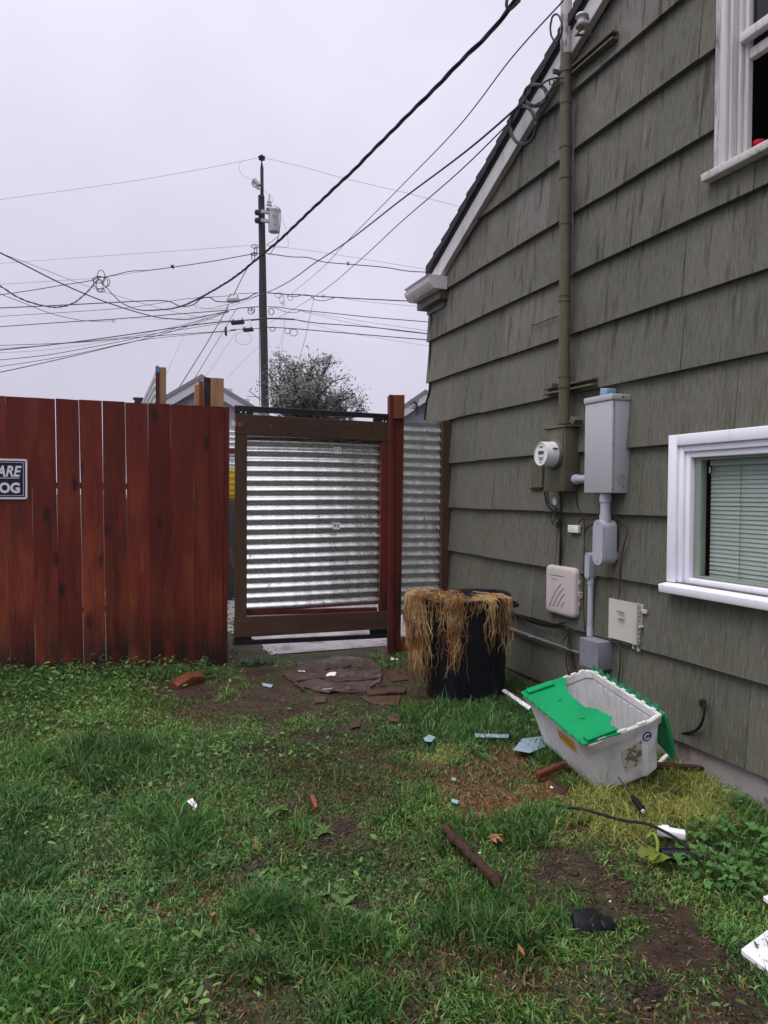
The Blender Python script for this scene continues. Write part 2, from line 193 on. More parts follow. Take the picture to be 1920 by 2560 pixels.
# ------------------------------------------------------------------ building helpers
class MB:
    def __init__(s): s.V = []; s.Fc = []; s.S = []
    def add(s, vs, fs, sm=False):
        n = len(s.V); s.V += [Vector(v) for v in vs]; s.Fc += [tuple(i+n for i in f) for f in fs]; s.S += [sm]*len(fs); return s
    def hexa(s, p):   # 8 corners: bottom ring of 4, top ring of 4
        return s.add(p, [(3, 2, 1, 0), (4, 5, 6, 7), (0, 1, 5, 4), (1, 2, 6, 5), (2, 3, 7, 6), (3, 0, 4, 7)])
    def box(s, a, b):
        (x0, y0, z0), (x1, y1, z1) = a, b
        return s.hexa([(x0, y0, z0), (x1, y0, z0), (x1, y1, z0), (x0, y1, z0), (x0, y0, z1), (x1, y0, z1), (x1, y1, z1), (x0, y1, z1)])
    def rbox(s, c, size, R):
        h = Vector(size)/2; c = Vector(c)
        return s.hexa([c+R @ Vector((x*h.x, y*h.y, z*h.z)) for z in (-1, 1) for x, y in ((-1, -1), (1, -1), (1, 1), (-1, 1))])
    def prism(s, poly, vec, sm=False):   # poly of 3-D points extruded by vec
        n = len(poly); P = [Vector(p) for p in poly]; v = Vector(vec)
        nrm = sum(((P[i]-P[0]).cross(P[(i+1) % n]-P[0]) for i in range(1, n-1)), Vector())
        if nrm.dot(v) > 0: P = P[::-1]
        s.add(P+[p+v for p in P], [tuple(range(n)), tuple(range(2*n-1, n-1, -1))]+[(i, i+n, (i+1) % n+n, (i+1) % n) for i in range(n)], sm); return s
    def tube(s, pts, r, n=8, sm=True, cap=True):
        pts = [Vector(p) for p in pts]; m = len(pts); rs = r if isinstance(r, (list, tuple)) else [r]*m
        d0 = (pts[1]-pts[0]).normalized(); a = d0.orthogonal().normalized(); base = len(s.V); vs = []
        for i in range(m):
            d = (pts[min(i+1, m-1)]-pts[max(i-1, 0)]); d = d.normalized() if d.length > 1e-9 else d0
            a = (a-d*a.dot(d)); a = a.normalized() if a.length > 1e-6 else d.orthogonal().normalized(); b = d.cross(a)
            vs += [pts[i]+(a*math.cos(2*math.pi*k/n)+b*math.sin(2*math.pi*k/n))*rs[i] for k in range(n)]
        fs = [(i*n+k, i*n+(k+1) % n, (i+1)*n+(k+1) % n, (i+1)*n+k) for i in range(m-1) for k in range(n)]
        s.add(vs, fs, sm)
        if cap: s.Fc += [tuple(base+k for k in range(n-1, -1, -1)), tuple(base+(m-1)*n+k for k in range(n))]; s.S += [False, False]
        return s
    def cyl(s, a, b, r, n=20, r2=None): return s.tube([a, b], [r, r if r2 is None else r2], n)
    def lathe(s, o, ax, prof, n=32, sm=True):   # prof: (radius, distance along ax)
        o = Vector(o); ax = Vector(ax).normalized(); a = ax.orthogonal().normalized(); b = ax.cross(a); vs = []
        for r, h in prof: vs += [o+ax*h+(a*math.cos(2*math.pi*k/n)+b*math.sin(2*math.pi*k/n))*r for k in range(n)]
        return s.add(vs, [(i*n+k, i*n+(k+1) % n, (i+1)*n+(k+1) % n, (i+1)*n+k) for i in range(len(prof)-1) for k in range(n)], sm)
ORG = {}
def link(o, parent, org):
    COL.objects.link(o); ORG[o.name] = org
    if parent is not None: o.parent = parent
def obj(name, mb, mat, parent=None, base=None, bevel=0, seg=2, sol=0):
    me = bpy.data.meshes.new(name)
    if parent is not None: org = ORG[parent.name]
    else:
        org = Vector(base) if base is not None else sum(mb.V, Vector())/len(mb.V)
        if base is None: org.z = min(v.z for v in mb.V)
    me.from_pydata([v-org for v in mb.V], [], mb.Fc); me.polygons.foreach_set('use_smooth', mb.S); me.materials.append(mat)
    if bevel:
        bm = bmesh.new(); bm.from_mesh(me); bmesh.ops.remove_doubles(bm, verts=bm.verts, dist=1e-6)
        es = [e_ for e_ in bm.edges if len(e_.link_faces) == 2 and e_.calc_face_angle(0) > .6]
        bmesh.ops.bevel(bm, geom=es, offset=bevel, segments=seg, profile=.5, affect='EDGES', clamp_overlap=True); bm.to_mesh(me); bm.free()
        if seg > 1: me.polygons.foreach_set('use_smooth', [True]*len(me.polygons)); me.set_sharp_from_angle(angle=math.radians(50))
    if any(mb.S) and not bevel: me.set_sharp_from_angle(angle=math.radians(42))
    me.update(); o = bpy.data.objects.new(name, me); link(o, parent, org)
    if parent is None: o.location = org
    if sol:
        md = o.modifiers.new('thickness', 'SOLIDIFY'); md.thickness = sol; md.offset = 0
    return o
def tag(o, label, cat, group=None):
    o['label'] = label; o['category'] = cat
    if group: o['group'] = group
    return o
def thing(name, label, cat, loc, group=None):
    o = bpy.data.objects.new(name, None); o.empty_display_size = .1; COL.objects.link(o); o.location = loc; ORG[o.name] = Vector(loc); return tag(o, label, cat, group)
def single(name, mb, mat, label, cat, group=None, **k): return tag(obj(name, mb, mat, None, **k), label, cat, group)
def kind(o, k): o['kind'] = k; return o
def text(body, size, mat, parent, loc, xd, up, name='lettering', shear=0., bold=0., align='LEFT', ext=.0006, sx=1.):
    cu = bpy.data.curves.new(name, 'FONT'); cu.body = body; cu.size = size; cu.shear = shear; cu.offset = bold; cu.extrude = ext; cu.align_x = align; cu.resolution_u = 3
    tmp = bpy.data.objects.new('t', cu); COL.objects.link(tmp); bpy.context.view_layer.update()
    me = bpy.data.meshes.new_from_object(tmp.evaluated_get(bpy.context.evaluated_depsgraph_get())); bpy.data.objects.remove(tmp)
    xd = Vector(xd).normalized(); up = Vector(up).normalized(); zd = xd.cross(up); mb = MB()
    mb.add([Vector(loc)+xd*v.co.x*sx+up*v.co.y+zd*v.co.z for v in me.vertices], [tuple(p.vertices) for p in me.polygons]); return obj(name, mb, mat, parent)
def npmesh(name, verts, faces_flat, nper, mat, tint=None, smooth=False):
    """fast mesh: verts (n,3), faces (m,nper)"""
    me = bpy.data.meshes.new(name); n = len(verts); m = len(faces_flat)
    me.vertices.add(n); me.vertices.foreach_set('co', verts.astype(np.float32).ravel()); me.loops.add(m*nper); me.loops.foreach_set('vertex_index', faces_flat.astype(np.int32).ravel())
    me.polygons.add(m); me.polygons.foreach_set('loop_start', np.arange(m, dtype=np.int32)*nper)
    try: me.polygons.foreach_set('loop_total', np.full(m, nper, dtype=np.int32))
    except Exception: pass
    me.update(calc_edges=True); me.materials.append(mat)
    if tint is not None:
        a = me.color_attributes.new('tint', 'FLOAT_COLOR', 'POINT'); a.data.foreach_set('color', np.concatenate([tint, np.ones((n, 1))], 1).astype(np.float32).ravel())
    o = bpy.data.objects.new(name, me); COL.objects.link(o); ORG[o.name] = Vector(); return o
def clip(poly, a, b, c):   # keep a*u+b*v<=c of a 2-D polygon
    out = []; n = len(poly)
    for i in range(n):
        p, q = poly[i], poly[(i+1) % n]; fp = a*p[0]+b*p[1]-c; fq = a*q[0]+b*q[1]-c
        if fp <= 0: out.append(p)
        if fp*fq < 0: t = fp/(fp-fq); out.append((p[0]+(q[0]-p[0])*t, p[1]+(q[1]-p[1])*t))
    return out
def minus(polys, r):   # cut rectangle r=(u0,u1,v0,v1) out of convex polygons
    res = []
    for P in polys:
        if max(p[0] for p in P) <= r[0] or min(p[0] for p in P) >= r[1] or max(p[1] for p in P) <= r[2] or min(p[1] for p in P) >= r[3]: res.append(P); continue
        for pc in (clip(P, 1, 0, r[0]), clip(P, -1, 0, -r[1]), clip(clip(clip(P, -1, 0, -r[0]), 1, 0, r[1]), 0, 1, r[2]), clip(clip(clip(P, -1, 0, -r[0]), 1, 0, r[1]), 0, -1, -r[3])):
            if len(pc) > 2 and abs(sum(pc[i][0]*pc[(i+1) % len(pc)][1]-pc[(i+1) % len(pc)][0]*pc[i][1] for i in range(len(pc)))) > 4e-4: res.append(pc)
    return res
c1 = lambda x, y: (x/2.592, 350+y/2.592)
c2 = lambda x, y: (500+x/2.592, 350+y/2.592)
c3 = lambda x, y: (1000+x/1.803, y/1.803)
c5 = lambda x, y: (x/2.592, 950+y/2.592)
c6 = lambda x, y: (560+x/2.765, 980+y/2.765)
c7 = lambda x, y: (1280+x/2.592, 900+y/2.592)
cz = lambda x, y: (1300+x/4.1475, 1280+y/4.1475)
cy = lambda x, y: (1300+x/4.1475, 920+y/4.1475)
DD = lambda x, y: (x*1.1573, y*1.1573)

# ------------------------------------------------------------------ ground
gx = np.unique(np.concatenate([np.linspace(-500, -12, 14), np.linspace(-12, -2.5, 24), np.linspace(-2.5, 3.1, 190), np.linspace(3.1, 20, 20), np.linspace(20, 500, 12)]))
gy = np.unique(np.concatenate([np.linspace(-500, -6, 14), np.linspace(-6, 0, 14), np.linspace(0, 5.9, 200), np.linspace(5.9, 14, 30), np.linspace(14, 600, 16)]))
X, Y = np.meshgrid(gx, gy, indexing='ij'); Z = gh(X, Y)
nx, ny = len(gx), len(gy); idx = np.arange(nx*ny).reshape(nx, ny)
gf = np.stack([idx[:-1, :-1], idx[1:, :-1], idx[1:, 1:], idx[:-1, 1:]], -1).reshape(-1, 4)
SOIL = M('wet_soil', (.048, .029, .022), .5, layers=(((.022, .013, .010), (7, 7, 7), .42, .66, .8), ((.085, .056, .045), (16, 16, 16), .55, .75, .65), ((.035, .05, .016), (3, 3, 3), .42, .62, .7), ((.14, .10, .085), (70, 70, 70), .66, .74, .45)), bump=(28, .9, .02), rvar=((5, 5, 5), .18, .7))
ground = kind(npmesh('ground', np.stack([X, Y, Z], -1).reshape(-1, 3), gf, 4, SOIL), 'structure'); ground.data.polygons.foreach_set('use_smooth', [True]*len(ground.data.polygons))
ALLEY = M('wet_alley_gravel', (.36, .33, .345), .35, layers=(((.10, .09, .09), (5, 5, 5), .45, .7, .7), ((.5, .47, .5), (50, 50, 50), .55, .7, .6)), bump=(60, .8, .01), rvar=((3, 3, 3), .15, .6))
al = MB().add([(-20, 5.62, -.02), (30, 5.62, -.02), (30, 9.6, .03), (-20, 9.6, .03)], [(0, 1, 2, 3)]); kind(obj('alley', al, ALLEY), 'structure')
# patches: photo position and half-size (display px) -> ellipse on the ground
def patch(px, py, w, h, ang=0):
    c = G(*DD(px, py)); a = G(*DD(px+w, py)); b = G(*DD(px, py-h)); b2 = G(*DD(px, py+h))
    return (c.x, c.y, (a.xy-c.xy), (b.xy-b2.xy)*.5)
def inpatch(P, x, y):
    cx_, cy_, u, v = P; det = u.x*v.y-u.y*v.x; dx = x-cx_; dy = y-cy_
    a = (dx*v.y-dy*v.x)/det; b = (u.x*dy-u.y*dx)/det; r_ = np.sqrt(a*a+b*b)+(fbm(x*7+3, y*7, 3)-.5)*1.3+(fbm(x*26, y*26+9, 2)-.5)*.9
    return np.clip((1.15-r_)/.3, 0, 1)
MUD = [patch(*a) for a in ((690, 1462, 250, 62), (840, 1490, 120, 45), (560, 1420, 70, 22), (1240, 1885, 95, 55), (1300, 1950, 60, 60), (1480, 2030, 95, 90), (1180, 1965, 90, 18), (722, 1788, 48, 20), (545, 1885, 45, 42), (765, 1955, 26, 22), (860, 2180, 70, 28), (1470, 1845, 100, 26), (410, 1490, 95, 22), (1500, 1695, 90, 22), (680, 1600, 40, 12), (1270, 1795, 60, 12), (1400, 2150, 60, 40), (600, 1530, 160, 22), (780, 1570, 80, 14), (1190, 1880, 30, 25), (1600, 2180, 60, 60), (1100, 1470, 60, 30))]
WORN = [patch(*a) for a in ((720, 1640, 190, 90), (640, 1780, 120, 90), (800, 1850, 200, 110), (1250, 1900, 160, 100), (1450, 2100, 160, 120), (900, 2100, 200, 80), (420, 1900, 120, 90), (500, 1540, 120, 30), (560, 2160, 120, 60), (1150, 2120, 140, 60))]
THATCH = [patch(*a) for a in ((1050, 1668, 110, 48), (1190, 1700, 60, 40), (1040, 1740, 90, 30), (1420, 1745, 110, 20))]
YELG = [patch(*a) for a in ((1370, 1745, 120, 60), (1520, 1760, 60, 50), (1290, 1810, 110, 25), (960, 1640, 70, 20), (1490, 1680, 80, 25))]
LUSH = [patch(*a) for a in ((1000, 1555, 150, 50), (100, 1490, 200, 45), (330, 1480, 60, 25), (570, 1985, 80, 40), (750, 2040, 110, 45), (130, 2100, 150, 90), (380, 1800, 60, 50), (250, 1650, 150, 60), (1060, 2000, 140, 90), (1080, 1790, 150, 40), (1200, 1620, 60, 50), (1600, 1820, 60, 90), (800, 2180, 60, 40), (30, 1650, 60, 200), (560, 2120, 70, 30))]
def mx_(L_, x, y): return np.max([inpatch(P, x, y) for P in L_], axis=0)

# ------------------------------------------------------------------ house
ra, rb = wal(1078, 684, .06), wal(1471, 0, .06); SL = (rb.z-ra.z)/(ra.y-rb.y); YE = ra.y
def rz(y): return ra.z+(YE-y)*SL        # outer edge of the rake
YC = 5.725; YR = .9; YN = -3.9; ZB = .055     # far corner, ridge, near corner, siding bottom
house = thing('house', 'house gable clad in weathered olive grey shingles with white framed windows', 'house', (WX+3, .9, -.1))
wl = [wal(1669, 1089, .042), wal(1666, 1457, .09)]; wy1 = wl[0].y
LW = (wy1-1.15, wy1-.005, wl[1].z, wl[0].z)        # lower window hole y0,y1,z0,z1 (outer casing)
ub = wal(1772, 432, .05); UW = (ub.y-1.12, ub.y-.005, ub.z-.03, ub.z+1.45)
courses = [ZB, .452, .80, 1.153, 1.517, 1.872, 2.232, 2.588, 2.952, 3.33, 3.69, 4.05, 4.41, 4.77, 5.13, 5.5]
rest = MB()
cnt = 0
def shingle_prism(mb, P, z0, z1, tb):
    def off(z): return tb+(.005-tb)*min(1, max(0, (z-z0)/(z1-z0)))
    n = len(P); fr = [(WX-off(z), y, z) for y, z in P]; bk = [(WX+.004, y, z) for y, z in P]
    area = sum(P[i][0]*P[(i+1) % n][1]-P[(i+1) % n][0]*P[i][1] for i in range(n))
    if area > 0: fr = fr[::-1]; bk = bk[::-1]
    mb.add(fr+bk, [tuple(range(n)), tuple(range(2*n-1, n-1, -1))]+[(i, i+n, (i+1) % n+n, (i+1) % n) for i in range(n)])
for ci in range(len(courses)-1):
    z0, z1 = courses[ci], courses[ci+1]; y = YC+.012; joint = 0
    while y > YN:
        w = random.choice((.3, .42, .55, .7, .85))*random.uniform(.9, 1.1); ya = max(YN, y-w); dz = random.uniform(-.0035, .0035)
        P = [(ya+.0009, z0+dz+random.uniform(-.0012, .0012)), (y-.0009, z0+dz+random.uniform(-.0012, .0012)), (y-.0009, z1+.012), (ya+.0009, z1+.012)]
        P = clip(P, SL, 1, ra.z+YE*SL-.12); P = clip(P, -SL, 1, ra.z+YE*SL-.12-2*SL*YR) if len(P) > 2 else P
        polys = [P] if len(P) > 2 else []
        for r_ in (LW, UW): polys = minus(polys, (r_[0], r_[1], r_[2], r_[3]))
        if ya < .6 or cnt > 285:
            for q in polys: shingle_prism(rest, q, z0, z1+.012, .037)
        elif polys:
            mb = MB(); tb = random.uniform(.034, .041)
            for q in polys: shingle_prism(mb, q, z0, z1+.012, tb)
            if 4 <= len(polys[0]): pass
            obj('shingle', mb, SIDE, house); cnt += 1
        y = ya
kind(obj('shingle_field', rest, SIDE, house), 'stuff')
body = MB()
gp = [(YN, ZB-.0), (YC, ZB), (YC, rz(YC)-.1), (YR, rz(YR)-.1), (YN, rz(2*YR-YN)-.1)]
halves = [[(YR, ZB), (YC, ZB), (YC, rz(YC)-.1), (YR, rz(YR)-.1)], [(YN, ZB), (YR, ZB), (YR, rz(YR)-.1), (YN, rz(2*YR-YN)-.1)]]
for h_ in halves:
    for r_ in (LW, UW): pass
    for q in minus(minus([h_], LW), UW): body.prism([(WX+.005, y, z) for y, z in q], (.10, 0, 0))
obj('wall', body, SHEATH, house)
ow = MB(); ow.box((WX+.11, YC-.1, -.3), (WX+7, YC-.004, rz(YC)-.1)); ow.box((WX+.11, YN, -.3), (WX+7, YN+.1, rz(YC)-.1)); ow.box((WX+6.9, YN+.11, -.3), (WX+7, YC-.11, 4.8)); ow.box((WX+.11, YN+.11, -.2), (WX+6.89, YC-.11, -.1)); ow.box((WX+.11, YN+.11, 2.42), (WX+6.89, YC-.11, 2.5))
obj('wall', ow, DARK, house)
fn = MB().box((WX-.004, YN, -.6), (WX+.2, YC-.1, ZB-.004)); obj('foundation', fn, CONC, house)
# foundation ledge roughness
rf = MB()
for s_, ya, yb in ((1, YE, YR), (-1, 2*YR-YE, YR)):
    P = [(WX-.075, ya, ra.z-.02), (WX-.075, yb, rz(YR)-.02), (WX-.075, yb, rz(YR)+.0), (WX-.075, ya, ra.z+.0)]
    rf.prism([(x, y, z-.0) for x, y, z in P], (7.1, 0, 0))
obj('roof', rf, ROOF, house)
sh = MB(); y = YE+.03          # course ends of the roof shingles along the rake: a stepped dark edge
k_ = 0
while y > .95:
    a = y; b_ = y-.155; th = .078
    sh.hexa([(WX-.095-random.uniform(0, .006), a, rz(a)+.004), (WX+.6, a, rz(a)+.004), (WX+.6, b_, rz(b_)-.0), (WX-.095, b_, rz(b_)-.0),
             (WX-.095-random.uniform(0, .006), a, rz(a)+th), (WX+.6, a, rz(a)+th), (WX+.6, b_, rz(b_)+.060), (WX-.095, b_, rz(b_)+.060)]); y = b_+.01
obj('roof_edge', sh, ROOF, house)
bb = MB(); bb.prism([(WX-.07, YE-.01, ra.z-.02), (WX-.07, YR, rz(YR)-.02), (WX-.07, YR, rz(YR)-.155), (WX-.07, YE-.01, ra.z-.155)], (.045, 0, 0))
obj('barge_board', bb, BARGE, house, bevel=.003, seg=1)
# gutter with its boxed end at the far corner
ge = [c2(1500, 868), c2(1590, 880), c2(1585, 955), c2(1510, 932), c2(1490, 1050), c2(1385, 1045), c2(1340, 985)]
yg = onx(*ge[1], WX-.05).y; xg = ony(*ge[0], yg).x; zt = ony(*ge[0], yg).z; zb = ony(*ge[3], yg).z
yf = onx(*ge[6], xg).y; hh = zt-zb
prof = [(0, 0), (.02, -.005), (.02, -.022), (.004, -.035), (.012, -.06), (.03, -.085), (.045, -.10), (.052, -hh*1.0-.03)]
gm = MB(); pr = [Vector((xg-.03+p[0], yg, zt+p[1])) for p in prof]+[Vector((WX-.03, yg, zt-hh-.03)), Vector((WX-.03, yg, zt))]
gm.prism(pr, (0, yf-yg, 0)); obj('gutter', gm, GUTTER, house)
fb = MB().box((WX-.09, yg+.02, zt-hh-.10), (WX+.1, yf-.03, zt-hh-.032)); obj('soffit', fb, OLIVE, house)
fr_ = MB().box((WX-.032, YC-.33, ra.z-.32), (WX-.0265, YC+.012, ra.z-.20)); obj('frieze_block', fr_, OLIVE, house)
# corner board
cb = MB().box((WX-.004, YC-.008, ZB), (WX+.12, YC+.02, rz(YC)-.14)); obj('corner_board', cb, SIDE, house)

def casing_ring(mb, y0, y1, z0, z1, w, o0, o1, bottom=True):   # rectangular ring, front at WX-o1, back WX-o0, inner edge inset by w
    x1, x0 = WX-o0, WX-o1
    mb.box((x0, y1-w, z0), (x1, y1, z1)); mb.box((x0, y0, z0), (x1, y0+w, z1)); mb.box((x0, y0+w+.0005, z1-w), (x1, y1-w-.0005, z1))
    if bottom: mb.box((x0, y0+w+.0005, z0), (x1, y1-w-.0005, z0+w))
# lower window
y0, y1, z0, z1 = LW
win = obj('window', (lambda m: (casing_ring(m, y0, y1, z0+.0, z1, .055, -.03, .042, False), casing_ring(m, y0+.056, y1-.056, z0, z1-.056, .03, -.05, .026, False), casing_ring(m, y0+.087, y1-.087, z0+.0, z1-.087, .028, -.09, .012), m)[-1])(MB()), WHITE, house, bevel=.004)
sl_ = MB(); sl_.hexa([(WX-.085, y0-.03, z0-.052), (WX+.03, y0-.03, z0-.052), (WX+.03, y1+.004, z0-.052), (WX-.085, y1+.004, z0-.052), (WX-.09, y0-.03, z0-.012), (WX+.03, y0-.03, z0+.006), (WX+.03, y1+.004, z0+.006), (WX-.09, y1+.004, z0-.012)])
obj('sill', sl_, WHITE, win, bevel=.004)
ib = y1-.115; it = z1-.115; iz = z0+.03
fr = MB(); fr.box((WX+.02, ib-.012, iz), (WX+.06, ib, it)); fr.box((WX+.012, ib-.046, iz), (WX+.05, ib-.0125, it)); fr.box((WX+.012, y0+.115, it-.012), (WX+.05, ib-.0465, it)); fr.box((WX+.012, y0+.115, iz), (WX+.05, ib-.0465, iz+.012)); obj('sash', fr, SAGE, win, bevel=.002, seg=1)
obj('glass', MB().box((WX+.028, y0+.1, iz+.012), (WX+.031, ib-.047, it-.012)), GLASS, win)
bl = thing('window_blind', 'pale sage horizontal slat blind closed behind the lower window', 'window blind', (WX+.08, y0+.5, iz+.02))
n_sl = 26; zz = np.linspace(iz+.02, it-.05, n_sl)
for i, zc in enumerate(zz):
    m = MB(); ya, yb = y0+.14, ib-.050; tl = math.radians(74)+random.uniform(-.05, .05); cs, sn = math.cos(tl)*.017, math.sin(tl)*.017; dz = random.uniform(-.0006, .0006)
    m.hexa([(WX+.075+cs, ya, zc+sn+dz-.0006), (WX+.075+cs, yb, zc+sn-.0006), (WX+.075-cs, yb, zc-sn-.0006), (WX+.075-cs, ya, zc-sn-.0006), (WX+.075+cs, ya, zc+sn+.0006), (WX+.075+cs, yb, zc+sn+.0006), (WX+.075-cs, yb, zc-sn+.0006), (WX+.075-cs, ya, zc-sn+.0006)]); obj('slat', m, BLIND, bl)
obj('headrail', MB().box((WX+.055, y0+.14, it-.04), (WX+.095, ib-.06, it-.012)), BLIND, bl)
for yy in (ib-.065-.17, ib-.70): obj('ladder_cord', MB().tube([(WX+.060, yy, iz+.01), (WX+.060, yy, it-.03)], .0018, 6), SAGE, bl)
obj('wand_clip', MB().box((WX+.052, ib-.062, it-.075), (WX+.057, ib-.056, it-.045)), FACE, bl)
# upper window
y0, y1, z0, z1 = UW
uwn = obj('window', (lambda m: (m.box((WX-.03, y1-.035, z0+.03), (WX+.02, y1, z1)), m)[-1])(MB()), OLDWHITE, house, bevel=.003, seg=1)
cs_ = MB(); cs_.box((WX-.038, y1-.076, z0+.03), (WX+.02, y1-.037, z1)); obj('casing', cs_, CREAM, uwn, bevel=.004); obj('casing', MB().box((WX-.022, y1-.0915, z0+.03), (WX+.04, y1-.0765, z1)), CREAM, uwn, bevel=.003); obj('casing', MB().box((WX-.038, y0, z0+.03), (WX+.02, y0+.10, z1)), CREAM, uwn, bevel=.004)
us = MB(); us.hexa([(WX-.08, y0-.05, z0-.012), (WX+.05, y0-.05, z0-.012), (WX+.05, y1+.022, z0-.012), (WX-.08, y1+.022, z0-.012), (WX-.085, y0-.05, z0+.022), (WX+.05, y0-.05, z0+.036), (WX+.05, y1+.022, z0+.036), (WX-.085, y1+.022, z0+.022)]); obj('sill', us, SILLW, uwn, bevel=.003)
s2 = MB(); s2.box((WX-.03, y0+.1, z0+.037), (WX+.03, y1-.092, z0+.052)); obj('sub_sill', s2, CREAM, uwn, bevel=.002, seg=1)
ua = y1-.0920; mz = wal(1850, 95, -.02).z
js = MB(); js.box((WX+.012, ua-.018, z0+.053), (WX+.05, ua, z1)); js.box((WX+.03, ua-.040, z0+.053), (WX+.062, ua-.0185, z1)); obj('frame', js, CREAM, uwn, bevel=.003)
r1 = onx(1850, 92, WX+.0).z; r2 = onx(1895, 115, WX+.04).z
q = MB(); q.box((WX-.004, y0+.1, r1-.03), (WX+.035, ua-.0185, r1+.012)); q.box((WX+.036, y0+.1, r2-.035), (WX+.07, ua-.041, r2+.01)); obj('sash_rail', q, CREAM, uwn, bevel=.003)
obj('glass', MB().box((WX+.052, y0+.1, r2+.0101), (WX+.055, ua-.041, z1)), GLASS, uwn)
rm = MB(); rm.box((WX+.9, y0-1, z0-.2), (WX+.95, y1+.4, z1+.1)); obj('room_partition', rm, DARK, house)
jp = onx(1896, 350, WX+.10); jar = thing('lidded_jar', 'small clear jar with a bright red cap inside the upper window', 'jar', (WX+.10, jp.y, z0+.055))
jz = z0+.055; obj('jar_body', MB().lathe((WX+.10, jp.y, jz), UP, [(.001, 0), (.026, 0), (.028, .006), (.028, .045), (.024, .055), (.02, .062)], 20), JAR, jar)
obj('cap', MB().lathe((WX+.10, jp.y, jz+.055), UP, [(.024, 0), (.026, .002), (.031, .02), (.03, .028), (.001, .029)], 20), REDP, jar)
hang = thing('hanging_ornament', 'dark wreath shape hanging on a thread inside the upper window', 'ornament', (WX+.16, jp.y-.05, jz+.25))
wv = [(WX+.16, jp.y-.05+math.cos(a)*.035, jz+.25+math.sin(a)*.035+random.uniform(-.004, .004)) for a in np.linspace(0, 6.28, 14)]
obj('wreath', MB().tube(wv, .014, 6), BROWNV, hang); obj('thread', MB().tube([(WX+.16, jp.y-.05, jz+.28), (WX+.16, jp.y-.045, jz+.5), (WX+.16, jp.y-.045, z1-.05)], .0012, 5), FARW, hang)
shf = MB().box((WX+.06, y0, z0+.035), (WX+.3, y1-.1, z0+.054)); obj('inner_sill', shf, CREAM, house)

# ------------------------------------------------------------------ service mast, meter and boxes on the wall
def wbox(xl, xf, xw, yt, yb):
    ya = wal(xw, (yt+yb)/2).y; p = ony(xf, yt, ya); o = WX-p.x; z1_ = p.z; z0_ = ony(xf, yb, ya).z; yb_ = onx(xl, yt, WX-o).y
    return ya, yb_, o, z0_, z1_
mo = .085; MY = wal(1415, 600, mo).y; mtop = wal(1418, -40, mo).z; msplit = wal(1418, 135, mo).z; mbot = wal(1412, 1060, mo).z; MR = 14.2/1800*depth((WX-mo, MY, 2.6))
mast = thing('service_mast', 'tall olive painted conduit mast with a bare pale top climbing the gable', 'conduit mast', (WX-mo, MY, mbot))
tilt = (wal(1416, 0, mo).y-wal(1411.5, 1000, mo).y)
def mp(z): return Vector((WX-mo, wal(1411, 1000, mo).y+tilt*(z-1.75)/(4.3-1.75), z))
obj('conduit', MB().cyl(mp(mbot), mp(msplit), MR, 24), OLIVE, mast); obj('conduit_top', MB().cyl(mp(msplit), mp(mtop+.8), MR*.995, 24), MASTT, mast)
for py in (260, 369, 446, 560, 739, 752, 941, 955): z = wal(1413, py, mo).z; obj('coupling', MB().cyl(mp(z-.006), mp(z+.006), MR*1.10, 24), OLIVE, mast)
z = wal(1413, 1054, mo).z; obj('hub', MB().cyl(mp(z-.015), mp(z+.03), MR*1.18, 24), OLIVE, mast)
def strut(name, pa, pb, h, label):
    a, b = wal(*pa, .04), wal(*pb, .04); t = thing(name, label, 'bracket', (WX-.04, (a.y+b.y)/2, (a.z+b.z)/2)); m = MB()
    for k in (-1, 1):
        m2 = MB(); zc = k*h*.36
        m2.hexa([(WX-.030, b.y, b.z+zc-h*.14), (WX-.074, b.y, b.z+zc-h*.14), (WX-.074, a.y, a.z+zc-h*.14), (WX-.030, a.y, a.z+zc-h*.14), (WX-.030, b.y, b.z+zc+h*.14), (WX-.074, b.y, b.z+zc+h*.14), (WX-.074, a.y, a.z+zc+h*.14), (WX-.030, a.y, a.z+zc+h*.14)]); obj('flange', m2, OLIVE, t, bevel=.002, seg=1)
    m.hexa([(WX-.0295, b.y+.002, b.z-h*.5), (WX-.040, b.y+.002, b.z-h*.5), (WX-.040, a.y-.002, a.z-h*.5), (WX-.0295, a.y-.002, a.z-h*.5), (WX-.0295, b.y+.002, b.z+h*.5), (WX-.040, b.y+.002, b.z+h*.5), (WX-.040, a.y-.002, a.z+h*.5), (WX-.0295, a.y-.002, a.z+h*.5)]); obj('web', m, OLIVE, t)
    return t
st = strut('strut_channel', (1370, 980), (1494, 954), .045, 'lower slotted steel channel clamping the mast above the meter box')
zc = wal(1412, 963, mo).z; obj('pipe_clamp', MB().cyl(mp(zc-.018), mp(zc+.018), MR*1.14, 24).box((WX-.15, mp(zc).y+.03, zc-.012), (WX-.04, mp(zc).y+.045, zc+.012)), OLIVE, st)
st = strut('strut_channel', (1436, 180), (1543, 88), .05, 'upper slotted steel channel beside the mast near the rake')
zc = wal(1414, 176, mo).z; obj('pipe_clamp', MB().cyl(mp(zc-.018), mp(zc+.018), MR*1.14, 24).box((WX-.15, mp(zc).y+.03, zc-.012), (WX-.04, mp(zc).y+.045, zc+.012)), OLIVE, st)
ip = wal(1455, 52, .13); ins = thing('cable_insulator', 'grey porcelain spool insulator on the barge board right of the mast', 'insulator', ip)
obj('spool', MB().lathe(ip-Vector((0, 0, .035)), UP, [(.001, 0), (.034, 0), (.038, .01), (.026, .022), (.024, .045), (.038, .056), (.034, .068), (.001, .07)], 20), PORC, ins)
obj('bracket', MB().tube([ip+Vector((.1, .04, -.03)), ip+Vector((0, .06, -.045)), ip+Vector((0, 0, -.045)), ip+Vector((0, 0, .045)), ip+Vector((.1, .04, .04))], .008, 8), SCREW, ins)
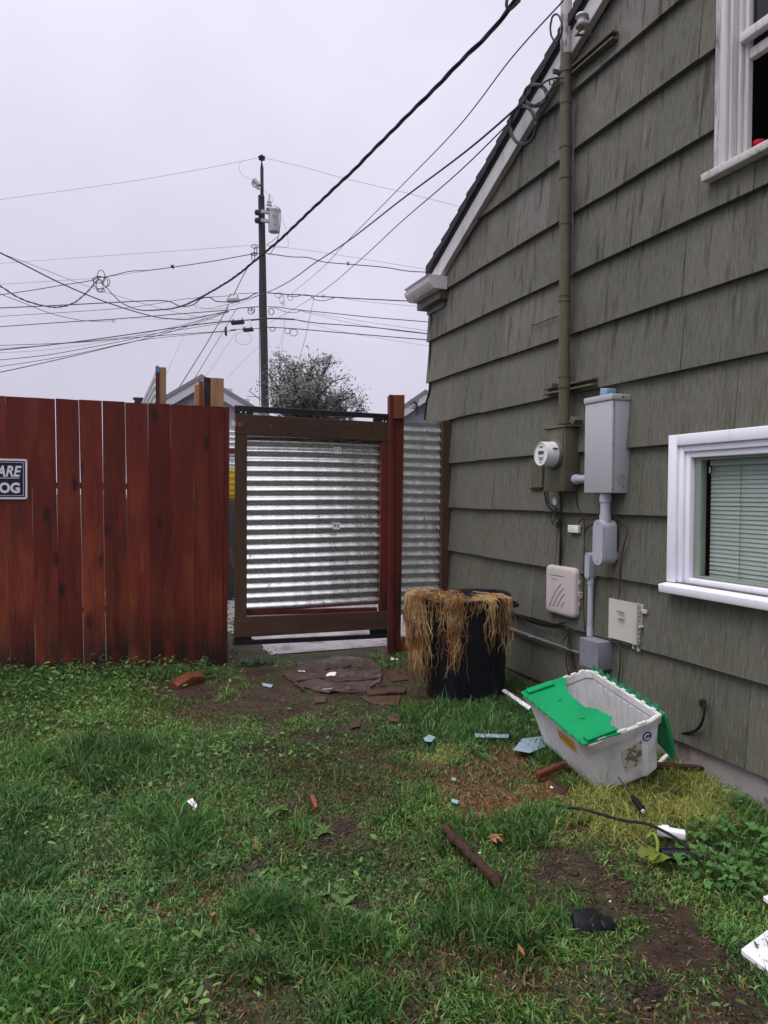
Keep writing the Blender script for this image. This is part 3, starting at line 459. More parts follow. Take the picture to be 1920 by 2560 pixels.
# meter socket box
ya, yb, o, z0, z1 = wbox(1363, 1412.8, 1456, 1065, 1228.6); MBX = (ya, yb, o, z0, z1)
mbx = thing('meter_box', 'olive painted electric meter box with a round white meter', 'meter box', (WX, (ya+yb)/2, z0))
obj('box', MB().box((WX-o, ya, z0), (WX-.006, yb, z1-.006)), OLIVE, mbx, bevel=.004)
obj('cover_lip', MB().box((WX-o-.008, ya-.006, z1-.0055), (WX-.006, yb+.006, z1+.004)), OLIVE, mbx, bevel=.002, seg=1)
m = MB()
obj('front_flange', MB().box((WX-o-.005, ya+.012, z0+.01), (WX-o-.0002, ya+.018, z1-.02)), OLIVE, mbx)
mc = onx(1387, 1136, WX-o); mface = ony(1351, 1136, mc.y).x; rr = 31/1800*depth(mc)
obj('ring', MB().lathe(mc, (-1, 0, 0), [(rr*1.24, -.001), (rr*1.24, .012), (rr*1.12, .022), (rr*1.0, .022)], 40), OLIVE, mbx)
L_ = mc.x-mface
obj('meter', MB().lathe(mc, (-1, 0, 0), [(rr*1.04, .0), (rr*1.04, L_*.25), (rr, L_*.3), (rr*.98, L_*.96), (rr*.93, L_), (rr*.91, L_), (rr*.90, L_-.006), (.0005, L_-.006)], 44), METERP, mbx)
obj('dial_face', MB().lathe(mc, (-1, 0, 0), [(rr*.895, L_-.0055), (.0005, L_-.005)], 40, sm=False), FACE, mbx)
fx = mface+.0035
obj('display', MB().box((fx-.001, mc.y-rr*.38, mc.z-.002), (fx, mc.y+rr*.38, mc.z+rr*.24)), LCD, mbx)
for dz, w in ((.55, .5), (.62, .35), (-.28, .6), (-.40, .4), (-.46, .4), (-.68, .3)):
    obj('printed_line', MB().box((fx-.0008, mc.y-rr*w*.6, mc.z+rr*dz-.0015), (fx, mc.y+rr*w*.6, mc.z+rr*dz+.0015)), PRINT, mbx)
obj('side_print', MB().box((mc.x-L_*.62, mc.y-rr*.86-.013, mc.z+rr*.40), (mc.x-L_*.3, mc.y-rr*.86-.004, mc.z+rr*.46)), PRINT, mbx)
ya2, yb2, o2, z02, z12 = wbox(1327, 1355, 1367, 1146, 1219)
sb = thing('junction_box', 'small olive painted box half hidden behind the meter box', 'junction box', (WX, (ya2+yb2)/2, z02)); obj('box', MB().box((WX-o2, ya2, z02), (WX-.006, yb2, z12)), OLIVE, sb, bevel=.003, seg=1); obj('drip_edge', MB().box((WX-o2-.006, ya2-.004, z02-.008), (WX-.01, yb2+.006, z02-.0005)), SHEATH, sb)
q = wal(1447, 1050, .05); single('wood_block', MB().rbox(wal(1440, 1052, .07), (.06, .05, .035), Matrix.Rotation(.5, 3, 'X')), OLIVE, 'little olive painted block resting on top of the meter box', 'wood block', bevel=.003, seg=1)
# big grey disconnect box
ya, yb, o, z0, z1 = wbox(1463, 1531, 1579, 985, 1232.6)
gb = thing('disconnect_box', 'tall light grey steel electrical enclosure on the shingle wall', 'electrical box', (WX, (ya+yb)/2, z0))
obj('box', MB().box((WX-o, ya, z0), (WX-.006, yb, z1-.03)), GREYB, gb, bevel=.004)
obj('lid_cap', MB().box((WX-o-.006, ya-.005, z1-.0295), (WX-.006, yb+.005, z1+.004)), GREYB, gb, bevel=.004)
obj('cover_edge', MB().box((WX-o+.012, ya-.0025, z0+.004), (WX-o+.0155, ya-.0001, z1-.032)), GREYD, gb)
kc = ony(1554, 1198, ya)
for r_ in (.030, .021, .012): m = MB().tube([(kc.x+math.cos(a)*r_, ya-.0006, kc.z+math.sin(a)*r_) for a in np.linspace(0, 2*math.pi, 33)], .0011, 6, cap=False); obj('knockout_ring', m, GREYD, gb)
single('tape_scrap', MB().rbox((WX-o*.45, (ya+yb)/2+.01, z1+.03), (o*.5, .06, .042), Matrix.Rotation(.15, 3, 'X')), BLUE, 'pale blue foam scrap tucked on top of the grey enclosure', 'foam scrap', bevel=.004)
single('seal_tag', MB().box((WX-o*.42, ya-.0032, z0+.028), (WX-o*.36, ya-.0006, z0+.034)), PRINT, 'tiny dark screw seal low on the grey enclosure side', 'seal')
GBX = (ya, yb, o, z0, z1)
for z_ in (z0+.02, (z0+z1)/2, z1-.06): obj('screw', MB().lathe((WX-o*.93, ya-.0002, z_), (0, -1, 0), [(.004, 0), (.004, .0012), (.0004, .002)], 8), SCREW, gb)
obj('lid_screw', MB().lathe((WX-o*.5, ya-.0052, z1-.012), (0, -1, 0), [(.006, 0), (.006, .002), (.0004, .003)], 8), SCREW, gb)
# nipple between meter box and enclosure
na = ony(1437, 1199, MBX[0]); nn = Vector((na.x, MBX[0], na.z)); nr = .029
cn = thing('conduit_nipple', 'short grey conduit with a collar joining meter box and enclosure', 'conduit', nn)
obj('pipe', MB().cyl(nn, (nn.x, GBX[1]-.004, nn.z), nr*.86, 24), GREYP, cn); obj('collar', MB().lathe(nn+Vector((0, .004, 0)), (0, -1, 0), [(nr*.8, 0), (nr, .002), (nr*1.08, .012), (nr*1.08, .035), (nr, .042), (nr*.86, .043)], 24), GREYP, cn)
# LB fittings
def LB(name, xl, xf, xb, xwall, yt, yb_, xc, label, stub=None):
    ya = wal(xwall, (yt+yb_)/2).y; pf = ony(xf, yt, ya); pb = ony(xb, yt, ya); zt_ = pf.z; zb_ = ony(xf, yb_, ya).z; yL = onx(xl, yt, pf.x).y; r_ = (yL-ya)/2; yc = (ya+yL)/2
    t = thing(name, label, 'conduit fitting', (WX, yc, zb_)); n = 10
    def outline(s): return [(yc+math.cos(a)*r_*s, zt_-r_+math.sin(a)*r_*s) for a in np.linspace(0, math.pi, n)]+[(yc+math.cos(a)*r_*s, zb_+r_+math.sin(a)*r_*s) for a in np.linspace(math.pi, 2*math.pi, n)]
    obj('body', MB().prism([(pf.x+.0045, y, z) for y, z in outline(.96)], (pb.x-pf.x-.0045, 0, 0)), GREYP, t, bevel=.002, seg=2); obj('cover_plate', MB().prism([(pf.x, y, z) for y, z in outline(1)], (.004, 0, 0)), GREYP, t, bevel=.001, seg=1)
    for z in (zt_-r_*.5, zb_+r_*.5): obj('screw', MB().lathe((pf.x, yc, z), (-1, 0, 0), [(.004, 0), (.004, .0015), (.0003, .002)], 10), SCREW, t)
    if stub: p = onx(*stub, (pb.x+WX)/2); obj('wall_stub', MB().cyl((pb.x-.01, yc, p.z), (WX-.01, yc, p.z), r_*.78, 20), GREYP, t)
    return (pf.x+pb.x)/2, yc, zt_, zb_, r_, t
cx_, yc, zt_, zb_, r_, t = LB('conduit_elbow', 1482, 1507, 1544, 1558, 1300, 1415, 1520, 'large grey pull elbow under the tall grey enclosure', (1549, 1391))
pt = thing('conduit', 'thick grey pipe from enclosure down to the large elbow', 'conduit', (cx_, yc, zt_)); pr_ = .0275
obj('pipe', MB().cyl((cx_, yc, zt_-.01), (cx_, yc, GBX[3]+.002), pr_, 24), GREYP, pt); obj('collar', MB().cyl((cx_, yc, GBX[3]-.05), (cx_, yc, GBX[3]-.001), pr_*1.17, 24), GREYP, pt); obj('collar', MB().cyl((cx_, yc, zt_-.012), (cx_, yc, zt_+.03), pr_*1.14, 24), GREYP, pt)
sx_, sy, szt, szb, sr, t = LB('conduit_elbow', 1461.5, 1473.6, 1494, 1499, 1382, 1449, 1483, 'small grey pull elbow left of the large one')
jy, jb, jo, jz0, jz1 = wbox(1449.5, 1494.8, 1538.7, 1606, 1677)
pt = thing('conduit', 'thin grey riser pipe from small elbow to lower junction box', 'conduit', (sx_, sy, jz1)); obj('pipe', MB().cyl((sx_, sy, szb+.01), (sx_, sy, jz1), .0165, 20), GREYP, pt); obj('collar', MB().cyl((sx_, sy, szb-.03), (sx_, sy, szb+.012), .0195, 20), GREYP, pt); obj('collar', MB().cyl((sx_, sy, jz1+.001), (sx_, sy, jz1+.045), .0195, 20), GREYP, pt)
jb_ = thing('junction_box', 'dark grey square junction box low on the wall behind the tote', 'junction box', (WX, (jy+jb)/2, jz0)); obj('box', MB().box((WX-jo+.006, jy, jz0), (WX-.006, jb, jz1-.001)), GREYD, jb_, bevel=.003); obj('cover', MB().box((WX-jo, jy-.002, jz0-.002), (WX-jo+.0055, jb+.002, jz1-.0012)), GREYD, jb_, bevel=.002, seg=1)
for y_, z_ in ((jy+.012, jz1-.014), (jb-.012, jz1-.014), (jy+.012, jz0+.014), (jb-.012, jz0+.014)): obj('screw', MB().lathe((WX-jo, y_, z_), (-1, 0, 0), [(.004, 0), (.004, .0015), (.0003, .002)], 10), SCREW, jb_)
e1, e2 = wal(1450, 1634, .045), wal(1262, 1566, .045); e0 = e2+(e2-e1)*.12
et = thing('metal_conduit', 'shiny thin metal conduit running along the wall behind the can', 'conduit', e1); obj('pipe', MB().cyl(e1, e0, .0105, 14), EMT, et); pm = wal(1330, 1592, .045); dr = (e2-e1).normalized(); obj('coupling', MB().cyl(pm-dr*.03, pm+dr*.03, .0135, 14), EMT, et)
pm = wal(1421, 1624, .045); obj('strap', MB().cyl(pm-dr*.008, pm+dr*.008, .0145, 14), EMT, et)
# beige rounded cable box
ya, yb, o, z0, z1 = wbox(1363, 1436, 1460, 1422, 1548); t = thing('cable_box', 'rounded beige plastic cable box with curved vents', 'utility box', (WX, (ya+yb)/2, z0))
def rrect(y0, y1, z0, z1, r, n=6):
    out = []
    for cy_, cz_, a0 in ((y1-r, z1-r, 0), (y0+r, z1-r, 90), (y0+r, z0+r, 180), (y1-r, z0+r, 270)):
        out += [(cy_+r*math.cos(math.radians(a0+90*k/n)), cz_+r*math.sin(math.radians(a0+90*k/n))) for k in range(n+1)]
    return out
def loft(mb, rings, sm=True):   # rings: (x, outline)
    n = len(rings[0][1]); vs = [(x, y, z) for x, ol in rings for y, z in ol]
    mb.add(vs, [(i*n+k, i*n+(k+1) % n, (i+1)*n+(k+1) % n, (i+1)*n+k) for i in range(len(rings)-1) for k in range(n)], sm); mb.Fc.append(tuple(range((len(rings)-1)*n, len(rings)*n))); mb.S.append(False); return mb
loft_r = [(WX-.008, rrect(ya+.004, yb-.004, z0+.006, z1-.006, .03)), (WX-o*.45, rrect(ya+.004, yb-.004, z0+.006, z1-.006, .03))]; obj('base', loft(MB(), loft_r), BEIGE, t)
lid = [(WX-o*.452, rrect(ya, yb, z0, z1, .034)), (WX-o*.8, rrect(ya, yb, z0, z1, .034)), (WX-o*.93, rrect(ya+.006, yb-.006, z0+.006, z1-.006, .030)), (WX-o*.985, rrect(ya+.016, yb-.016, z0+.016, z1-.016, .024)), (WX-o, rrect(ya+.028, yb-.028, z0+.028, z1-.028, .016))]
obj('lid', loft(MB(), lid), BEIGE, t)
w_, h_ = yb-ya, z1-z0
for k in range(5):
    v0 = .62-.0*k; P = []
    for s_ in np.linspace(0, 1, 9):
        u = .80-.16*k*.5+s_*(-.30-.02*k); v = .12+.10*(k == 0)+s_*.46-.07*k+.10*math.sin(s_*3.14)*(.5 if k < 2 else .2)
        u = min(max(.78-.13*(4-k)*.0-.0, 0), 1)*0+(.84-.40*s_-.09*k+.0); v = .10+.50*s_+.06*math.sin(s_*3.14)-.05*k+.06*(2-k)*.3
        if .30 < u < .86 and .12 < v < .66: P.append((WX-o-.0002, ya+w_*u, z0+h_*v))
    if len(P) > 2: obj('vent', MB().tube(P, .0022, 6), PRINT, t)
obj('logo_frame', MB().box((WX-o-.0015, ya+w_*.36, z0+h_*.80), (WX-o+.001, ya+w_*.84, z0+h_*.808)), PRINT, t)
text('Cymax', .024, BEIGE, t, (WX-o-.0006, ya+w_*.80, z0+h_*.715), (0, -1, 0), (0, 0, 1), name='raised_lettering', ext=.0012, bold=.0004)
for zf in (.72, .50, .28):
    obj('hinge', MB().box((WX-o*.62, ya-.008, z0+h_*zf-.012), (WX-o*.40, ya-.0005, z0+h_*zf+.012)), BEIGE, t, bevel=.002, seg=1)
obj('hasp', MB().tube([(WX-o*.62, ya-.012, z0+h_*.53), (WX-o*.30, ya-.014, z0+h_*.52), (WX-o*.36, ya-.014, z0+h_*.42), (WX-o*.52, ya-.014, z0+h_*.42), (WX-o*.5, ya-.012, z0+h_*.50)], .004, 6), BEIGE, t)
# square ivory network box, slightly tilted lid
ya, yb, o, z0, z1 = wbox(1522, 1592, 1613, 1510, 1613); t = thing('network_box', 'flat square ivory plastic telecom box right of the riser', 'utility box', (WX, (ya+yb)/2, z0)); w_, h_ = yb-ya, z1-z0
obj('base', MB().box((WX-o*.5, ya-.004, z0-.008), (WX-.012, yb-.008, z1-.004)), IVORY, t, bevel=.004)
nb = MB(); n = 8; xs = [WX-o-.010*math.sin(math.pi*k/n)*-1 for k in range(n+1)]
for k in range(n): nb.hexa([(xs[k], ya+w_*k/n, z0), (xs[k+1], ya+w_*(k+1)/n, z0), (WX-o*.52, ya+w_*(k+1)/n, z0), (WX-o*.52, ya+w_*k/n, z0), (xs[k], ya+w_*k/n, z1), (xs[k+1], ya+w_*(k+1)/n, z1), (WX-o*.52, ya+w_*(k+1)/n, z1), (WX-o*.52, ya+w_*k/n, z1)])
obj('lid', nb, IVORY, t)
for k in range(9): obj('rib', MB().box((WX-o*.85, ya-.0045, z0+h_*(.08+.105*k)), (WX-o*.58, ya-.0008, z0+h_*(.08+.105*k)+.007)), IVORY, t)
for k in range(7): obj('top_slot', MB().box((WX-o*.82, ya+w_*(.1+.12*k), z1+.0005), (WX-o*.62, ya+w_*(.1+.12*k)+.012, z1+.0028)), PRINT, t)
obj('latch', MB().box((WX-o*.9, ya-.020, z0+h_*.43), (WX-o*.2, ya-.005, z0+h_*.48)), IVORY, t, bevel=.002, seg=1); obj('mounting_ear', MB().box((WX-.034, ya-.045, z0+h_*.78), (WX-.024, ya-.0045, z0+h_*.88)), IVORY, t, bevel=.002, seg=1)
obj('slot_mark', MB().box((WX-o-.0092, ya+w_*.45, z0+h_*.72), (WX-o+.003, ya+w_*.68, z0+h_*.728)), PRINT, t); obj('slot_mark', MB().box((WX-o-.0092, ya+w_*.45, z0+h_*.58), (WX-o+.003, ya+w_*.68, z0+h_*.585)), BEIGE, t)
obj('cable_gland', MB().cyl((WX-o*.5, ya+.05, z0-.03), (WX-o*.5, ya+.05, z0-.001), .010, 10), BEIGE, t); obj('cable_gland', MB().cyl((WX-o*.45, ya+.015, z0-.035), (WX-o*.45, ya+.015, z0-.0085), .012, 10), IVORY, t)
ya, yb, o, z0, z1 = wbox(1419, 1444.7, 1459.6, 1314, 1333); t = thing('grounding_bridge', 'tiny white plastic junction cover between the cable bundles', 'junction box', (WX, (ya+yb)/2, z0)); obj('cover', MB().box((WX-o, ya, z0), (WX-.02, yb, z1)), FACE, t, bevel=.003); obj('screw', MB().lathe((WX-o, (ya+yb)/2, (z0+z1)/2), (-1, 0, 0), [(.003, 0), (.003, .001), (.0003, .0015)], 8), SCREW, t)
# wall cables
def smoothpts(P, n=6):
    P = [Vector(p) for p in P]; out = []
    for i in range(len(P)-1):
        a, b, c, d = P[max(i-1, 0)], P[i], P[i+1], P[min(i+2, len(P)-1)]
        for k in range(n):
            t_ = k/n; out.append(.5*((2*b)+(c-a)*t_+(2*a-5*b+4*c-d)*t_*t_+(3*b-a-3*c+d)*t_**3))
    out.append(P[-1]); return out
def wcable(conv, pts, r, mat, label, o=.035, name='cable', cat='cable', group=None):
    P = smoothpts([wal(*conv(*p[:2]), (p[2] if len(p) > 2 else o+.012)) for p in pts]); return single(name, MB().tube(P, r, 6), mat, label, cat, group)
wcable(c7, [(212, 850), (225, 930), (262, 975), (300, 1020), (318, 1090), (312, 1200), (310, 1330)], .006, BLACKC, 'thick black cable dropping from the meter box to the beige box')
wcable(c7, [(232, 850), (240, 925), (285, 960), (305, 1040), (316, 1150), (306, 1330)], .004, BLACKC, 'second black cable of the bundle under the meter box', .05)
wcable(c7, [(312, 855), (318, 950), (320, 1100), (322, 1200), (314, 1330)], .005, BLACKC, 'straight black cable at the right of the bundle under the meter', .03)
wcable(c7, [(300, 965), (262, 985), (250, 1020), (262, 1052), (283, 1020), (290, 975)], .0035, BLACKC, 'small loop of black cable tied below the meter box', .06)
for q_, nm in (((268, 1052), 'pale grounding clamp ring at the foot of the cable loop'), ): single('ground_clamp', MB().rbox(wal(*c7(*q_), .05), (.02, .02, .025), Matrix.Rotation(.4, 3, 'X')).rbox(wal(*c7(290, 1062), .045), (.03, .03, .04), Matrix.Rotation(.2, 3, 'X')), OLIVE, nm, 'clamp', bevel=.003, seg=1)
kt = thing('tag', 'blue and clear oval seal tag hanging under the meter box', 'tag', wal(*c7(275, 900), .09)); obj('wire_ring', MB().tube([wal(*c7(*p), .09) for p in ((278, 852), (266, 880), (280, 895), (284, 870), (278, 852))], .0012, 5), SCREW, kt); obj('tag_plate', MB().prism([wal(*c7(275+13*math.cos(a), 915+27*math.sin(a)), .09) for a in np.linspace(0, 6.28, 13)[:-1]], (.003, 0, 0)), PBLUE, kt)
wcable(c7, [(395, 165), (440, 230), (470, 310), (482, 370)], .003, BLACKC, 'thin black wire from the lower channel to the grey enclosure', .03)
wcable(c7, [(415, 850), (425, 950), (462, 1020), (468, 1120), (466, 1400), (465, 1640), (472, 1740), (490, 1790)], .0032, BLACKC, 'long thin black wire running down left of the riser', .03)
wcable(c7, [(432, 1055), (455, 1030), (520, 1030), (575, 1018), (640, 1010), (705, 1035), (745, 1110), (715, 1240), (700, 1350), (696, 1440), (695, 1535)], .0045, BROWNV, 'dead brown vine stem looping round the large elbow', .03, 'vine_stem', 'vine')
wcable(c7, [(470, 1120), (490, 1085), (525, 1062)], .0055, BROWNV, 'short dead vine piece left of the large elbow', .03, 'vine_stem', 'vine')
wcable(c7, [(640, 1820), (690, 1850), (702, 1940), (690, 2060), (688, 2120)], .0045, BROWNV, 'dead vine stem under the ivory telecom box', .03, 'vine_stem', 'vine')
wcable(c7, [(436, 1145), (465, 1190), (494, 1225), (494, 1255)], .0022, GREENW, 'short green ground wire above the small elbow', .045)
wcable(c7, [(506, 1440), (504, 1560), (505, 1690), (470, 1725), (430, 1748), (370, 1752), (320, 1730), (290, 1680)], .0022, GREENW, 'long green ground wire curving under the beige box', .04)
wcable(c7, [(-60, 1600), (0, 1632), (120, 1695), (250, 1728), (330, 1722), (370, 1750)], .009, BLACKC, 'thick black cable sagging along the wall left of the beige box', .04)
wcable(c7, [(-60, 1615), (10, 1645), (140, 1690), (260, 1712), (350, 1700)], .005, BLACKC, 'second thinner black cable sagging left of the beige box', .05)
for k, (a_, nm) in enumerate(((0, 'left'), (9, 'middle'), (20, 'right'))):
    wcable(c7, [(370+a_*.4, 1750), (362+a_, 1850), (352+a_*1.6, 1960), (372+a_*2, 2050), (385+a_*2, 2090)], .0035, BLACKC if k != 1 else BROWNV, f'{nm} strand of the dark wires hanging below the beige box', .04)
wcable(c7, [(368, 1772), (345, 1800), (322, 1840)], .0035, BLACKC, 'short black wire branching down left below the beige box', .04)
wcable(c7, [(375, 1870), (395, 1940), (412, 2010)], .005, BLACKC, 'black wire slanting behind the lower junction box', .03)
wcable(c2, [(1505, 1120), (1494, 1135), (1500, 1165), (1490, 1300), (1488, 1600), (1468, 1700), (1455, 1815)], .009, BLACKC, 'black cable hanging down the far corner of the house', .01)
wcable(lambda x, y: (x, y), [(1757, 1757, .0), (1762, 1762, .06), (1757, 1800, .07), (1740, 1825, .05), (1705, 1834, .03), (1680, 1830, .01)], .007, BLACKC, 'black hose stub curling out of the siding behind the tote')
single('hose_flange', MB().cyl(wal(1758, 1758, .012), wal(1758, 1758, .03), .02, 14), BLKP, 'round black flange where the hose enters the siding', 'flange')
wcable(c3, [(787, 470), (782, 560), (779, 740), (776, 960), (776, 1240)], .007, WIREF, 'pale cable clipped to the siding right of the mast, upper run', .03)
wcable(c2, [(2360, 1830-350*0), (2358, 1900)], .004, BLACKC, 'tiny black wire end near the mast foot', .03) if False else None
wcable(lambda x, y: (1000+x/1.803, 600+y/1.803), [(590, 385), (620, 378), (660, 362), (722, 340)], .0035, BROWNV, 'dry twig like wire stuck on the siding left of the mast', .03, 'vine_stem', 'vine')
# coils at the rake
def coil(name, conv, cx, cy2, rx, ry, turns, r, label, o=.14):
    t_ = thing(name, label, 'cable coil', wal(*conv(cx, cy2), o))
    for k in range(turns):
        jx, jy_ = random.uniform(-4, 4), random.uniform(-5, 5); P = [wal(*conv(cx+jx+(rx+random.uniform(-2, 2))*math.cos(a), cy2+jy_+ry*math.sin(a)), o+random.uniform(0, .01)) for a in np.linspace(0, 2*math.pi, 28)]
        obj('loop', MB().tube(P, r, 6), BLACKC, t_)
coil('cable_coil', c3, 555, 565, 58, 86, 5, .0075, 'large coil of black cable hanging on the barge board'); coil('cable_coil', c3, 612, 430, 52, 48, 5, .006, 'bundle of smaller black cable loops above the large coil', .13)
coil('cable_coil', c3, 706, 130, 26, 62, 1, .006, 'single hanging loop of dark cable left of the mast top', .16); coil('cable_coil', c3, 684, 372, 10, 14, 1, .004, 'tiny cable loop beside the mast at the rake', .14)
wcable(c3, [(735, 350), (700, 352), (660, 365), (625, 395), (600, 430), (585, 455)], .006, BLACKC, 'upper black cable from mast to the coils', .13); wcable(c3, [(735, 372), (700, 392), (670, 420), (640, 455), (600, 475)], .004, BLACKC, 'lower thin cable from mast to the coils', .12)

# ------------------------------------------------------------------ fence of stained boards
def fbase(x, y_=FY): return float(gh(x, y_-.05))-.04
fence = thing('board_fence', 'dark red stained vertical board fence with thin gaps', 'fence', (-.5, FY, 0))
gaps = [(-120, -70), (33, 68), (197, 232), (357, 388), (510, 545), (659, 690), (809, 838), (957, 978), (1105, 1122), (1250, 1265), (1358, 1352)]
def fboard(xa_t, xa_b, xb_t, xb_b, ztop_px, th=.019, o=0., mat=FENCE, gap=.003, par=None, tg_=1.):
    ta, tb = fen(xa_t, ztop_px[0], o), fen(xb_t, ztop_px[1], o); zb = min(fbase(ta.x), fbase(tb.x)); ba = fen(xa_b, 1690, o); b2 = fen(xb_b, 1690, o); n = 12; L1 = []; L2 = []
    sa_, sb_ = random.uniform(0, 40), random.uniform(0, 40)
    for k in range(n+1):
        t_ = k/n; w1 = (float(vnoise(sa_+t_*4, 1.))-.5)*.0052; w2 = (float(vnoise(sb_+t_*4, 5.))-.5)*.0052; g_ = gap*(1+(tg_-1)*(1-t_)**3)
        L1.append((ta.x+(ba.x-ta.x)*t_+g_+w1, ta.z+(zb-ta.z)*t_)); L2.append((tb.x+(b2.x-tb.x)*t_-g_+w2, tb.z+(zb-tb.z)*t_))
    m = MB(); y0_, y1_ = FY-o, FY-o+th; vs = [(x_, y0_, z_) for x_, z_ in L1]+[(x_, y0_, z_) for x_, z_ in L2]+[(x_, y1_, z_) for x_, z_ in L1]+[(x_, y1_, z_) for x_, z_ in L2]; N = n+1; fs = []
    for k in range(n): fs += [(k, k+1, N+k+1, N+k), (2*N+k, 3*N+k, 3*N+k+1, 2*N+k+1), (k, 2*N+k, 2*N+k+1, k+1), (N+k, N+k+1, 3*N+k+1, 3*N+k)]
    fs += [(0, N, 3*N, 2*N), (n, 2*N+n, 3*N+n, N+n)]; m.add(vs, fs); return obj('board', m, mat, par or fence)
for i in range(len(gaps)-1):
    (a, b), (c, d) = gaps[i], gaps[i+1]; yt = lambda x: 989.5+x/2.592*.0505
    fboard(a/2.592, b/2.592, c/2.592, d/2.592, (yt(a)+random.uniform(-1, 1), yt(c)+random.uniform(-1, 1)), o=(0, .003, .0045)[i % 3], gap=random.uniform(.0002, .0009), tg_=random.uniform(1, 5))
x = fen(gaps[0][0]/2.592, 1000).x
for k in range(7):
    w = .142; z = 1.885+random.uniform(-.003, .003); m = MB().box((x-w, FY-.003*(k % 2), fbase(x-w)), (x-.005, FY+.017, z)); obj('board', m, FENCE, fence, bevel=.0025, seg=1); x -= w
fboard(1360/2.592, 1352/2.592, 1452/2.592, 1440/2.592, (1015, 1017), th=.035, o=.025, gap=.001); fboard(1453/2.592, 1441/2.592, 1488/2.592, 1474/2.592, (1017, 1018), th=.085, o=.018, gap=.001)
for z in (.45, 1.30): obj('rail', MB().box((-2.4, FY+.0205, z-.02), (.62, FY+.058, z+.02)), REDW, fence)
for i in range(len(gaps)-1):
    for z in (.47, 1.31):
        for f_ in (.28, .72):
            xa = fen((gaps[i][0]*(1-f_)+gaps[i+1][0]*f_)/2.592, 1100).x; obj('nail', MB().lathe((xa, FY-.0065, z+random.uniform(-.01, .01)), (0, -1, 0), [(.0045, 0), (.0045, .001), (.0004, .0015)], 8), PRINT, fence)
# sign
sa, sb2 = fen(67.5, 1147.5, .03), fen(68, 1248, .03); sw, shh = .375, sa.z-sb2.z; xr = sa.x
sign = thing('warning_sign', 'navy and white beware of dog sign screwed to the red fence', 'sign', (xr-sw/2, FY-.012, sb2.z))
def rr2(x0, x1, z0, z1, r, y_): return [(a, y_, b) for a, b in rrect(x0, x1, z0, z1, r, 4)]
obj('plate', MB().prism(rr2(xr-sw, xr, sb2.z, sa.z, .012, FY-.010), (0, -.003, 0)), SIGNW, sign); k = .013
obj('field', MB().prism(rr2(xr-sw+k, xr-k, sb2.z+k, sa.z-k, .008, FY-.0132), (0, -.0008, 0)), NAVY, sign)
ln = MB(); x0, x1, z0, z1 = xr-sw+.022, xr-.022, sb2.z+.022, sa.z-.022; yy = FY-.0142
for a, b in (((x0, z0), (x1, z0+.0025)), ((x0, z1-.0025), (x1, z1)), ((x0, z0+.003), (x0+.0025, z1-.003)), ((x1-.0025, z0+.003), (x1, z1-.003))): ln.box((a[0], yy-.0006, a[1]), (b[0], yy, b[1]))
obj('border_line', ln, SIGNW, sign)
rt = fen(48, 1200, .03).x
text('BEWARE', .098, SIGNW, sign, (rt, yy-.0002, sb2.z+shh*.565), (1, 0, 0), (0, 0, 1), shear=.25, bold=.0028, align='RIGHT', sx=.78); text('OF DOG', .090, SIGNW, sign, (rt+.004, yy-.0002, sb2.z+shh*.165), (1, 0, 0), (0, 0, 1), bold=.004, align='RIGHT', sx=.88)
obj('underline', MB().box((xr-sw+.05, yy-.0006, sb2.z+shh*.515), (rt, yy, sb2.z+shh*.515+.004)), SIGNW, sign)
for x_, z_ in ((xr-.008, sa.z-.01), (xr-.008, sb2.z+.01)): obj('screw', MB().lathe((x_, FY-.013, z_), (0, -1, 0), [(.0035, 0), (.0035, .001), (.0003, .0018)], 8), SCREW, sign)
# posts behind the fence
def post(xa, xb, yt, y_, th, mat, label, name='fence_post', zb=-.05, group=None):
    a, b = ony(xa, yt, y_), ony(xb, yt, y_); return single(name, MB().box((a.x, y_, zb), (b.x, y_+th, a.z)), mat, label, 'post', group, bevel=.003, seg=1)
pa = lambda x: 380+x/7.373; pyy = lambda y: 900+y/7.373
post(pa(960), pa(1078), pyy(316), FY+.12, .03, BLKW, 'black coated board edge beside the tan post behind the fence'); post(pa(1080), pa(1325), pyy(322), FY+.122, .09, TANW, 'thick tan post rising behind the right end of the red fence')
post(pa(868), pa(950), pyy(378), FY+.26, .03, ORANGE, 'orange board edge left of the black one behind the fence'); post(pa(790), pa(862), pyy(448), FY+.46, .03, TANW, 'lowest tan board edge in the row behind the fence')
post(pa(132), pa(262), pyy(126), FY+1.4, .09, TANW, 'tall tan post with a galvanised panel far behind the fence'); post(pa(70), pa(131), pyy(104), FY+1.38, .05, REDW, 'dark red post edge with a blue sticker behind the fence')
a, b = ony(pa(82), pyy(110), FY+1.375), ony(pa(128), pyy(232), FY+1.375); single('sticker', MB().box((a.x, FY+1.372, b.z), (b.x, FY+1.376, a.z)), PBLUE if False else M('blue_tag', (.03, .22, .55), .5, layers=(((.3, .5, .7), 60, .55, .62, .8),)), 'small bright blue tag stapled to the top of the far post', 'tag')
